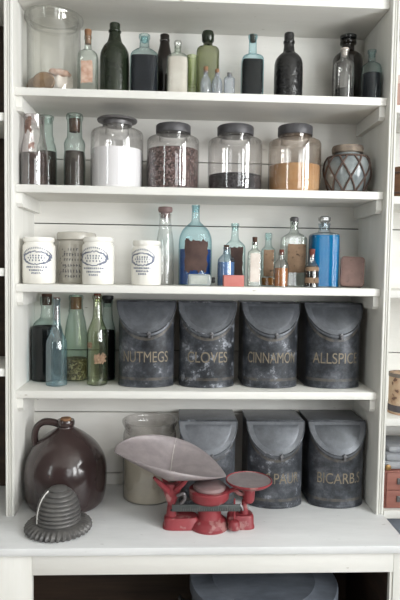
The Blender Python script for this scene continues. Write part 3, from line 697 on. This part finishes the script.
# leaning pink tin
p0, p1 = at(351, 287, .09), at(351, 257, .09); k = scale_at(p0); w, h = 11.6*k, 30.5*k
bb = bmesh.new(); q = []
rc = .012
for cx_, cz_, a0 in ((w-rc, h-rc, 0), (-w+rc, h-rc, pi/2), (-w+rc, rc, pi), (w-rc, rc, 1.5*pi)):
    for i in range(6): a = a0+pi/2*i/5; q.append((cx_+rc*cos(a), cz_+rc*sin(a)))
rings(bb, [[Vector((x*f, y, z)) for x, z in [(x, h/2+(z-h/2)*f) for x, z in q]] for y, f in ((-.011, .965), (-.009, 1), (.009, 1), (.011, .965))])
M = Matrix.Translation((p0.x, .085, Z3+.0006)) @ Matrix.Rotation(math.radians(2.5), 4, 'Y') @ Matrix.Rotation(-.2, 4, 'Z') @ Matrix.Rotation(math.radians(-14), 4, 'X')
bmesh.ops.transform(bb, matrix=M, verts=bb.verts)
dz = min(v_.co.z for v_ in bb.verts) - Z3 - .0005
for v_ in bb.verts: v_.co.z -= dz
lt = thing('flat_tin', 'flat pinkish brown tin with rounded corners leaning back, right of the blue bottle', 'tin', (p0.x, .085, Z3))
put('body', bb, CLAYR, lt)
bb = bmesh.new()
pa = [(x*.84, h/2+(z-h/2)*.88) for x, z in q]; pb = [(x*.8, h/2+(z-h/2)*.845) for x, z in q]
rings(bb, [[Vector((x, -.0112, z)) for x, z in pa], [Vector((x, -.0126, z)) for x, z in pa], [Vector((x, -.0126, z)) for x, z in pb], [Vector((x, -.0112, z)) for x, z in pb]], False, False)
bmesh.ops.transform(bb, matrix=M, verts=bb.verts)
for v_ in bb.verts: v_.co.z -= dz
put('raised_border', bb, CLAYR, lt)

# ------------------------------------------------------------------ fourth shelf bottles
G4 = 'bottles on the fourth shelf'
bottle('e1', 'broad aqua bottle of black liquid with a dark cork, left end of the fourth shelf', 47, .210, Z4,
       [(15, 380), (15.3, 335), (14.8, 328), (12, 322), (7.4, 318.5), (6.2, 316.5), (6.4, 315), (5.8, 313), (5.6, 306), (6.6, 304.5), (6.6, 297.5), (6, 296.5)], AQUAG, group=G4, fill=('liquid', 326, LIQBLK), stop=('cork', [(4.4, 305), (5, 296), (5.3, 293.8)], CORKD), bore=.84)
bottle('e2', 'slim light aqua bottle with a long stained cork down its neck, standing well forward', 56.6, .119, Z4,
       [(10.3, 386), (10.5, 384), (10.5, 346), (9.8, 340), (6.6, 334), (4.4, 328), (3.6, 320), (3.3, 302), (3.9, 301), (3.9, 298.5)], glass('frosted_aqua_glass', (226, 242, 246), (100, 150, 162), .05, (190, 216, 222), gloss=.06, dirt=.08), group=G4, fill=None,
       stop=[('cork', [(2.4, 320), (2.6, 302), (3.2, 298), (3.2, 297.4)], mat('stained_cork', (122, 92, 84), .7, var=(96, 72, 68), vscale=60))])
bottle('e3', 'wide aqua bottle with sloping shoulders holding brown gravel', 76, .218, Z4,
       [(11.6, 380), (12.0, 350), (11.6, 340), (9.6, 322), (7, 312.5), (7.4, 311.6), (7.4, 310.2), (6.6, 309), (6.4, 300), (7.2, 298.8), (7, 296), (6.4, 295)], AQUAG, group=G4, fill=[('gravel', 358, GRAVEL)], stop=('cork', [(5.2, 309), (5.5, 297)], CORK), bore=.84)
bottle('e4', 'yellow-green clear bottle with a red-brown cork and scraps of label', 97.3, .13, Z4,
       [(9.6, 386), (10.3, 383), (10.4, 336), (9.6, 330), (7, 324), (4.8, 318), (4.2, 311), (4, 300), (4.9, 299), (4.9, 296), (4.2, 295)], YGREEN, group=G4, paper=[(95, 107, 351, 363, PAPERT, 3, 'label_scrap'), (88, 94, 340, 348, PAPERT, 2.5, 'label_scrap')],
       stop=('cork', [(3, 299), (3.4, 294.8), (3.6, 293.6)], REDCORK))
bottle('e5', 'dark aqua bottle with a black stopper, squeezed between a clear bottle and the nutmeg canister', 107.3, .215, Z4,
       [(8, 380), (8.2, 334), (7.6, 328), (5.6, 320), (4.8, 312), (4.8, 304), (5.6, 303), (5.6, 300)], AQUAG, group=G4, fill=('liquid', 330, LIQBLK), stop=('stopper', [(4, 303), (4.8, 300), (6, 299), (6, 296), (4, 295.4)], BLACKM))

# ------------------------------------------------------------------ spice canisters
def tin_plan(hw, fd, bd, off=0):
    """half ellipse in front, straight sides and a flat back; list of (x, y), y=0 on the hinge line"""
    pts = [(hw+off, bd), (hw+off, 0)]
    for i in range(1, 24): a = pi*i/24; pts.append(((hw+off)*cos(a), -(fd+off)*sin(a)))
    return pts + [(-hw-off, 0), (-hw-off, bd)]
def canister(label, px, py_hinge, Yh, z, hw, text, tw, wear, cut, toffx=0, tone=0, latch=.012):
    P = at(px, py_hinge, Yh); X = P.x; fd, bd = .058, .258-Yh
    t = thing('spice_canister', label, 'canister', (X, Yh, z), 'dark tin spice canisters'); tm = tin_mat('worn_black_tin', wear, tone, cut)
    plan = tin_plan(hw, fd, bd)
    def ztop(y): return TIN_H + min(0, y)*TIN_SLOPE
    zs = lambda f: [Vector((X+x, Yh+y, z + ztop(y)*f)) for x, y in plan]
    low = [[Vector((X+x, Yh+y, z+q)) for x, y in tin_plan(hw, fd, bd, o)] for q, o in ((.0004, -.003), (.002, 0.0015), (.009, .0015), (.011, 0))]
    mids = [[Vector((X+x, Yh+y, z+.011+(ztop(y)-.001-.011)*f)) for x, y in plan] for f in (.25, .5, .75, 1)]
    body = put('body', rings(bmesh.new(), low + mids, True, True), tm, t, 35)
    # slanted lid with a turned-down lip, following the curved front
    lp = tin_plan(hw, fd, 0, .006)[1:-1]
    top = [Vector((X+x, Yh+y, z+TIN_H+.0035 + y*TIN_SLOPE)) for x, y in lp]
    bev = [Vector((X+x*1.006, Yh+y*1.01, z+TIN_H+.001 + y*TIN_SLOPE*1.01)) for x, y in lp]
    bot = [Vector((X+x*1.006, Yh+y*1.01, z+TIN_H-.0055 + y*TIN_SLOPE)) for x, y in lp]
    inn = [Vector((X+x*.955, Yh+y*.94, z+TIN_H+.0005 + y*TIN_SLOPE*.94)) for x, y in lp]
    lid = put('lid', rings(bmesh.new(), [inn, bot, bev, top], True, True), tin_mat('worn_black_tin_lid', wear+5, tone+26, .70, 20), t, 30)
    # raised panel and rolled rim on the lid
    def on(x, y, o): return Vector((X+x, Yh+y, z+TIN_H+.0035+y*TIN_SLOPE)) + Vector((0, -TIN_SLOPE, 1)).normalized()*o
    lq = [(x*.80, -.007 + y*.74) for x, y in lp]; lr = [(x*.74, -.009 + y*.66) for x, y in lp]
    put('lid_panel', rings(bmesh.new(), [[on(x, y, -.0002) for x, y in lq], [on(x, y, .0016) for x, y in lr]], False, True), tin_mat('worn_black_tin_panel', wear+7, tone+20, .74, 16), lid, 30)
    put('lid_rim', tube([on(x, y, -.0005) for x, y in lp], .0022, 6), tm, lid)
    b = bmesh.new()
    box(b, X-hw-.005, X+hw+.005, Yh+.0005, Yh+bd+.002, z+TIN_H, z+TIN_H+.0045, bev=.0012)
    put('top_plate', b, tin_mat('worn_black_tin_top', wear+2, tone+40, .74, 16), t, 30)
    bmh = bmesh.new(); q = [Vector((X-hw-.005+2*(hw+.005)*i/12, Yh-.001, z+TIN_H+.0045)) for i in range(13)]
    put('hinge', tube(q, .0028, 8, bmh), tm, t)
    y0 = -fd-.006
    b = bmesh.new()
    box(b, X+latch-.004, X+latch+.004, Yh+y0-.006, Yh+y0+.004, z+TIN_H+y0*TIN_SLOPE-.012, z+TIN_H+y0*TIN_SLOPE+.009, bev=.0012)
    tube([(X+latch-.006, Yh+y0-.006, z+TIN_H+y0*TIN_SLOPE+.002), (X+latch+.006, Yh+y0-.006, z+TIN_H+y0*TIN_SLOPE+.002)], .0028, 8, b)
    put('latch', b, mat('worn_latch_metal', (118, 118, 122), .35, .6), t, label='small bright metal latch')
    if text:
        bt = wrap_text(text, .037, tw)
        for v in bt.verts:
            xx, zz = v.co.x + toffx, v.co.y
            # arc position on the half ellipse
            a = pi/2 - xx/(hw*.94); a = max(.06, min(pi-.06, a))
            v.co = Vector((X+(hw+.0007)*cos(a), Yh-(fd+.0009)*sin(a), z+.106+zz))
        put('lettering', bt, GOLD, body, 0, label='faded gilt lettering', recalc=False)
    return t
HW4 = .0955
canister('dark tin spice canister lettered NUTMEGS, first of the row beside the bottles', 146.8, 304, .132, Z4, HW4, 'NUTMEGS', .160, 1, .60)
canister('dark tin spice canister lettered CLOVES, heavily scuffed, second in the row', 207.6, 304, .132, Z4, HW4, 'CLOVES', .140, 2.3, .55)
canister('dark tin spice canister lettered CINNAMON, third in the row', 270.8, 304.5, .132, Z4, HW4, 'CINNAMON', .178, 3.7, .57)
canister('dark tin spice canister lettered ALLSPICE, last of the row by the right upright', 333.4, 305, .132, Z4, HW4, 'ALLSPICE', .165, 5.2, .64, tone=-2)
canister('dark tin canister partly hidden behind the red scale, left of the lower three', 208.2, 419, .105, ZC, HW4, None, 0, 6.1, .60, tone=20)
canister('dark tin canister lettered PAUR behind the small round pan of the scale', 275.5, 419.5, .105, ZC, HW4, 'S.PAUR', .118, 7.4, .58, toffx=.022, tone=10)
canister('dark tin canister lettered BICARB S, lower right by the upright', 336.8, 420, .105, ZC, HW4, 'BICARB.S', .156, 8.8, .65, tone=6)

# ------------------------------------------------------------------ counter: jug, mould, jar, scale
t, v, g = bottle('jug', 'big dark brown glazed stoneware jug with a loop handle, left end of the counter', 65.8, .118, ZC,
       [(33, 512), (35.5, 509), (38.5, 496), (40.3, 482), (40.4, 468), (38, 456), (31, 444), (20, 434.5), (12, 429.5), (8.4, 427.5), (7.6, 426), (8.6, 424.5), (8.8, 421.5), (8, 419.5)], JUGM, solid=True, name='stoneware_jug', cat='jug', body='body', it=2)
hp = [at(x, y, v.Y).lerp(at(x, y, v.Y), 0) for x, y in ((59, 424), (52, 422), (43.5, 422), (37, 427), (34.6, 436), (35.8, 446), (39, 452))]
put('handle', tube(smooth_line(hp, 5), [.0125]*11+[.0115]*10+[.012]*9+[.014], 12), JUGM, t)
put('stopper', plug(v, [(5, 421), (5.4, 418.6), (4.8, 417.6), (1, 417.2)]), CORK, t)

t, v, g = bottle('hive', 'dark grey ribbed beehive-shaped cake mould with a fluted rim, front left of the counter', 58.5, -.088, ZC,
       [(20, 536), (20, 500)], IRON, solid=True, name='cake_mould', cat='mould', body='core', it=0)
bpy.data.objects.remove(g)
zb, zt_ = ZC+.026, v.zy(485.5); R0 = 21.4*v.k
prof = [(R0*1.06, zb-.004)]
nr = 9
for i in range(nr*6+1):
    u = i/(nr*6); a = u*pi/2
    r = R0*(1 - u**2.7)**.55 if u < 1 else 0
    r += (.0062*abs(sin(pi*u*nr))**.6 - .004)*(1 if u < .97 else 0)
    prof.append((max(r, .006), zb + (zt_-zb)*u))
put('dome', lathe(v.X, v.Y, prof, 48), IRON, t, 60)
rs = []
for r, z, am in ((.086, ZC+.0005, .0035), (.0985, ZC+.004, .0042), (.1005, ZC+.012, .0042), (.096, ZC+.020, .0036), (.084, ZC+.0265, .002), (R0*1.02, ZC+.0285, 0), (R0*.8, ZC+.0285, 0)):
    rs.append([Vector((v.X+(r+am*cos(36*2*pi*i/216))*cos(2*pi*i/216), v.Y+(r+am*cos(36*2*pi*i/216))*sin(2*pi*i/216), z)) for i in range(216)])
put('fluted_rim', rings(bmesh.new(), rs), IRON, t, 60)
pts = []
for i in range(3, 50):
    u = i/54; r = R0*(1-u**2.7)**.55 + .0022; z = zb+(zt_-zb)*u
    a = math.radians(-90-56); pts.append((v.X+r*cos(a), v.Y+r*sin(a), z))
put('seam', tube(pts, .0021, 6), SEAM, t, label='pale seam strip down one side')

bottle('bigjar', 'open clear glass jar of beige grain standing behind the scale pan', 149.6, .172, ZC,
       [(25.6, 505), (26.4, 501), (26.4, 436), (25.6, 431), (24.5, 428), (25.6, 425), (27.2, 422), (27.2, 419.5)], CLEARJ, name='glass_jar', cat='jar', fill=('grain', 446, BEIGE), bore=.92, bore_px=12, gap=1.1)

sc = at(208, 520, -.075); sX, sY = sc.x, -.075
st = thing('balance_scale', 'old red painted counter scale with a large tin scoop and a small round pan', 'scale', (sX, sY, ZC))
kk = scale_at(sc)
def sx(px, Y=sY, py=500): return at(px, py, Y).x
def sz(py, Y=sY, px=208): return at(px, py, Y).z
# base plate: two feet and a round middle
b = bmesh.new()
def foot(b, x0, x1, y0, y1, z1):
    n = 28; pts = lambda s_, z: [Vector(((x0+x1)/2 + (x1-x0)/2*s_*math.copysign(abs(cos(2*pi*i/n))**.55, cos(2*pi*i/n)), (y0+y1)/2 + (y1-y0)/2*s_*math.copysign(abs(sin(2*pi*i/n))**.55, sin(2*pi*i/n)), z)) for i in range(n)]
    rings(b, [pts(1, ZC+.0004), pts(1.0, ZC+.005), pts(.95, ZC+.008), pts(.93, z1-.006), pts(.82, z1)])
foot(b, sx(163), sx(200), sY-.034, sY+.034, ZC+.036)
put('left_foot', b, REDP, st); b = bmesh.new()
foot(b, sx(226.5), sx(254.5), sY-.032, sY+.032, ZC+.042)
put('right_foot', b, REDP, st)
put('base', lathe(sX+.004, sY, [(19.8*kk, ZC+.0004), (20*kk, ZC+.008), (18.6*kk, ZC+.012), (18*kk, ZC+.019), (15.5*kk, ZC+.026), (12.3*kk, ZC+.032), (11.6*kk, ZC+.04), (11.6*kk, sz(503))], 48), REDP, st)
# round platform above the stem
px_ = sX+.003
put('platform', lathe(px_, sY, [(11*kk, sz(501)), (17*kk, sz(499.4)), (19.6*kk, sz(496.5)), (20.2*kk, sz(491)), (20.6*kk, sz(489.8)), (20.2*kk, sz(488.6)), (18.8*kk, sz(488.4)), (1*kk, sz(488.4))], 48), REDP, st)
put('platform_disc', lathe(px_, sY, [(15.8*kk, sz(488.3)), (16.4*kk, sz(487.2)), (15.6*kk, sz(484.6)), (14.6*kk, sz(484)), (1*kk, sz(484))], 48), REDD, st)
# beam
b = bmesh.new(); box(b, sx(172), sx(239), sY-.045, sY-.039, sz(505.5), sz(499), bev=.001)
bmn = b; put('beam', b, BEAMM, st)
b = bmesh.new()
for i in range(24):
    x = sx(181) + (sx(233)-sx(181))*i/23; box(b, x-.0005, x+.0005, sY-.0462, sY-.0448, sz(504.8), sz(502.6 if i % 4 else 500.6))
put('graduations', b, STEEL, st, 0)
# left column and yoke
xl = sx(171.5)
put('column', lathe(xl, sY, [(5.2*kk, ZC+.034), (5*kk, sz(512)), (4*kk, sz(505)), (3.7*kk, sz(502)), (4*kk, sz(499))], 20), REDP, st)
b = bmesh.new()
yk = [(sz(503), 3.6, .010), (sz(499), 5.2, .013), (sz(492), 7.6, .015), (sz(486), 8.6, .013), (sz(483), 8.2, .010)]
rings(b, [ring(xl, sY-.004, z, h*kk, d, 3, 24) for z, h, d in yk])
for sgn, tx, ty in ((-1, 154, 477.5), (1, 189.5, 476.5)):
    for dy in (-.006,):
        tube(smooth_line([(xl+sgn*3.5*kk, sY+dy, sz(490)), (xl+sgn*8*kk, sY-.03, sz(486.5, sY-.03)), at(tx, ty, sY-.052)], 5), [.011]*4+[.0085]*4+[.0065, .0055, .0045], 10, b)
    tube(smooth_line([(xl+sgn*3*kk, sY+.004, sz(489)), (xl+sgn*7*kk, sY+.03, sz(484)), (xl+sgn*12*kk, sY+.07, sz(480)+.01)], 5), [.010]*4+[.0075]*4+[.006, .005, .004], 10, b)
put('scoop_yoke', b, REDP, st)
b = bmesh.new(); tube([(xl-.0005, sY-.0155, sz(508)), (xl-.0005, sY-.0135, sz(508))], .003, 10, b); put('pivot_pin', b, BLACKM, st)
b = bmesh.new(); tube(smooth_line([(sx(177), sY-.03, sz(492)), (sx(183), sY-.036, sz(489)), (sx(184.5), sY-.036, sz(494)), (sx(181), sY-.036, sz(499)), (sx(178), sY-.036, sz(503))], 4), .0055, 8, b)
put('beam_hook', b, STEEL, st)
# right side: column, hub, round pan, poise
xr = sx(244.5)
put('column', lathe(xr, sY, [(4.6*kk, ZC+.030), (4.2*kk, sz(512)), (2.8*kk, sz(506)), (2.8*kk, sz(500))], 20), REDP, st)
xh = sx(248.5)
put('pan_hub', lathe(xh, sY, [(4.6*kk, sz(502)), (5.8*kk, sz(500)), (6.4*kk, sz(490)), (8, sz(488))][:3] + [(9*kk, sz(486.5)), (9*kk, sz(485))], 28), REDP, st)
pn = put('round_pan', lathe(xh, sY, [(9*kk, sz(487)), (20*kk, sz(483.5)), (23*kk, sz(481)), (23.2*kk, sz(479.6)), (22.6*kk, sz(479.2)), (21.9*kk, sz(480)), (21.6*kk, sz(481.4)), (1*kk, sz(481.6))], 48), REDP, st)
put('pan_plate', lathe(xh, sY, [(21.6*kk, sz(480.6)), (21.8*kk, sz(479.9)), (10*kk, sz(480.3)), (1*kk, sz(480.3))], 48), PANM, pn, label='grey worn metal top')
put('pan_arm', tube(smooth_line([(px_+18*kk, sY, sz(492)), (sx(234), sY, sz(490)), (sx(240), sY, sz(494)), (xh, sY, sz(493))], 4), .007, 8), REDP, st)
b = bmesh.new(); xp = sx(233.3)
tube([(xp, sY-.036, ZC+.03), (xp, sY-.036, sz(494))], .0028, 8, b); put('poise_rod', b, REDP, st)
put('poise_weight', lathe(xp, sY-.036, [(6*kk, ZC+.008), (6.2*kk, ZC+.012), (5.2*kk, sz(516.5)), (4.4*kk, sz(515.6)), (2.2*kk, sz(515.2))], 24), REDP, st)
put('link_screw', tube([(sx(238.5), sY-.03, sz(500)), (sx(240.5), sY-.034, sz(503)), (sx(241.5), sY-.034, sz(506))], .0042, 8), STEEL, st)
# scoop pan
L = .185; AX0, AX1 = at(113.2, 450.5, -.07), at(226, 476.5, -.07)
ax = (AX1-AX0); L = ax.length/2; cen = (AX0+AX1)/2; U = ax.normalized(); V = Vector((-U.y, U.x, 0)).normalized(); Wv = U.cross(V)*-1
if Wv.z < 0: Wv = -Wv
g_ = []; NU, NV = 40, 18
for i in range(NU+1):
    u = -1 + 2*i/NU; uu = u if u > -.985 else -.985
    s_ = max(0.012, (1-abs(uu)**2.1))**(.62 if u < 0 else .80)
    skew = 1.0
    row = []
    for j in range(NV+1):
        a = -pi/2 + pi*j/NV                      # near rim to far rim
        q_ = (1+sin(a))/2; vv = .122*s_*sin(a); hh = (.020+.028*q_)*s_ - (.066*max(0, 1-abs(uu))**.95)*(max(0, cos(a))**.9)
        row.append(cen + U*(uu*L) + V*(vv+.003) + Wv*hh)
    g_.append(row)
b = bmesh.new(); gv = [[b.verts.new(p) for p in r_] for r_ in g_]
for i in range(NU):
    for j in range(NV): b.faces.new((gv[i][j], gv[i+1][j], gv[i+1][j+1], gv[i][j+1]))
sp = put('scoop_pan', b, PANM, st, 60)
sm = sp.modifiers.new('thickness', 'SOLIDIFY'); sm.thickness = .0022; sm.offset = 0
b = bmesh.new(); i = 20
tube([p + Wv*.0012 + V*0 for p in g_[21]], .0013, 6, b); put('scoop_seam', b, mat('pale_solder', (192, 186, 182), .5, .2), sp, label='pale soldered seam')

# ------------------------------------------------------------------ tub in the cupboard
TX, TY, TR = at(263, 578, -.03).x, -.03, .242
tb = thing('metal_tub', 'large dark blue-grey lidded metal tub in the dark cupboard under the counter', 'tub', (TX, TY, .12))
put('body', lathe(TX, TY, [(TR-.012, .1205), (TR-.008, .13), (TR-.008, .625), (TR-.006, .631)], 64), TUBM, tb)
put('lid', lathe(TX, TY, [(TR-.005, .623), (TR, .625), (TR, .650), (TR-.004, .655), (TR-.012, .653), (TR-.03, .652), (TR-.07, .656), (TR-.074, .658), (TR-.08, .6565), (.1, .660), (.01, .662)], 64), TUBM, tb)
b = tube(smooth_line([(TX-TR+.006, TY-.03, .56), (TX-TR-.026, TY-.035, .57), (TX-TR-.032, TY-.02, .60), (TX-TR-.026, TY+.015, .57), (TX-TR+.006, TY+.02, .56)], 5), .006, 8)
put('handle', b, BLACKM, tb)

# ------------------------------------------------------------------ right-hand bay
RX = W+.027
p = at(397.5, 88, .06)
pb = thing('pink_carton', 'pinkish brown carton at the right edge on the top right-hand shelf', 'carton', (p.x+.06, .12, 2.208))
put('body', bx(p.x-.004, p.x+.12, .05, .2, 2.2085, 2.2085+.105, bev=.003), mat('pinkish_card', (190, 156, 146), .8, var=(170, 132, 122), vscale=10), pb)
put('lid', bx(p.x-.006, p.x+.122, .048, .202, 2.290, 2.318, bev=.003), mat('pale_card', (206, 186, 176), .8), pb)
p = at(395, 178, .05)
kg = lathe(p.x+.075, .13, [(.064, 1.9155), (.070, 1.92), (.075, 1.97), (.070, 2.022), (.064, 2.026), (.060, 2.024), (.058, 2.0), (.004, 2.0)], 32)
kt = thing('wooden_keg', 'small brown wooden keg at the right edge, second right-hand shelf', 'keg', (p.x+.075, .13, 1.915))
put('staves', kg, BROWNW, kt)
b = bmesh.new()
for z in (1.937, 2.005):
    rr = .0738; tube([(p.x+.075+rr*cos(2*pi*i/32), .13+rr*sin(2*pi*i/32), z) for i in range(32)], .0035, 6, b, closed=True)
put('hoop', b, CANE, kt)
V_ = Vessel(402.5, .085, 1.177, [(13.2, 416), (13.4, 414), (13.4, 374), (12.8, 372.6)], it=0)
ct = thing('paper_labelled_can', 'tin can with a worn buff paper label and dark band in right-hand bay', 'can', (V_.X, .075, 1.177))
put('body', V_.solid(), mat('buff_can_paper', (206, 186, 160), .7, var=(176, 140, 112), vscale=24, speck=(110, 84, 70), speck_scale=46, speck_cut=.6), ct)
def band(y0, y1, o=.0009): zl = max(V_.zy(y0), V_.z+.0008); return lathe(V_.X, V_.Y, [(V_.rmax+o*.3, zl), (V_.rmax+o, zl), (V_.rmax+o, V_.zy(y1)), (V_.rmax+o*.3, V_.zy(y1))], 40, False, False)
put('dark_band', band(410, 403.5), mat('charcoal_print', (84, 80, 84), .7), ct, label='dark printed band')
put('rim', band(376, 372.4, .0016), mat('grey_can_rim', (130, 122, 116), .5, .4), ct)
put('foot_band', band(416, 411.5), mat('salmon_print', (206, 170, 140), .7, var=(180, 120, 96), vscale=60), ct)
# red-brown drawer box
x0 = RX+.008; zb0, zb1 = .8625, at(392, 471, .02).z
db = thing('wooden_drawer_box', 'reddish brown wooden box with small drawers, lower right-hand bay', 'box', (x0+.15, .12, .862))
put('body', bx(x0, x0+.30, .022, .2, zb0, zb1, bev=.002), REDWOOD, db)
hgt = (zb1-zb0-.012)/2
for i in range(2):
    for j in range(2):
        z0 = zb0+.005+i*(hgt+.002); xx = x0+.006+j*.146
        d_ = put('drawer', bx(xx, xx+.142, .0155, .0218, z0, z0+hgt, bev=.0012), REDWOOD, db)
        put('drawer_pull', bx(xx+.034, xx+.046, .010, .0153, z0+hgt*.35, z0+hgt*.7, bev=.001), PEWTER, d_)
cl = thing('folded_cloth', 'folded pale grey cloth lying on the wooden drawer box', 'cloth', (x0+.13, .11, zb1))
for i, (h0, h1, sx_) in enumerate(((.0005, .026, 0), (.0262, .052, .008), (.0522, .074, .02))):
    b = bx(x0+.002+sx_, x0+.27-sx_, .03+sx_, .19, zb1+h0, zb1+h1, bev=.009)
    put('fold', b, CLOTH, cl)
p = at(388, 463, .02)
b = lathe(0, 0, [(.006, -.004), (.010, -.003), (.010, .003), (.006, .005)], 20)
bmesh.ops.rotate(b, verts=b.verts, cent=(0, 0, 0), matrix=Matrix.Rotation(pi/2, 3, 'X')); bmesh.ops.translate(b, verts=b.verts, vec=(x0+.012, .026, zb1+.0103))
zmn = min(v_.co.z for v_ in b.verts)
bmesh.ops.translate(b, verts=b.verts, vec=(0, 0, zb1+.0004-zmn))
single('brass_button', b, BRASS, 'small round brass button before the folded grey cloth', 'button')

# ------------------------------------------------------------------ render look
S.view_settings.view_transform = 'Standard'; S.view_settings.look = 'None'; S.view_settings.gamma = 1; S.view_settings.use_curve_mapping = False
S.view_settings.exposure = 0.40
c = S.cycles
c.max_bounces = 12; c.diffuse_bounces = 5; c.glossy_bounces = 4; c.transmission_bounces = 8; c.transparent_max_bounces = 40
c.caustics_reflective = False; c.caustics_refractive = False; c.sample_clamp_indirect = 6; c.use_denoising = True
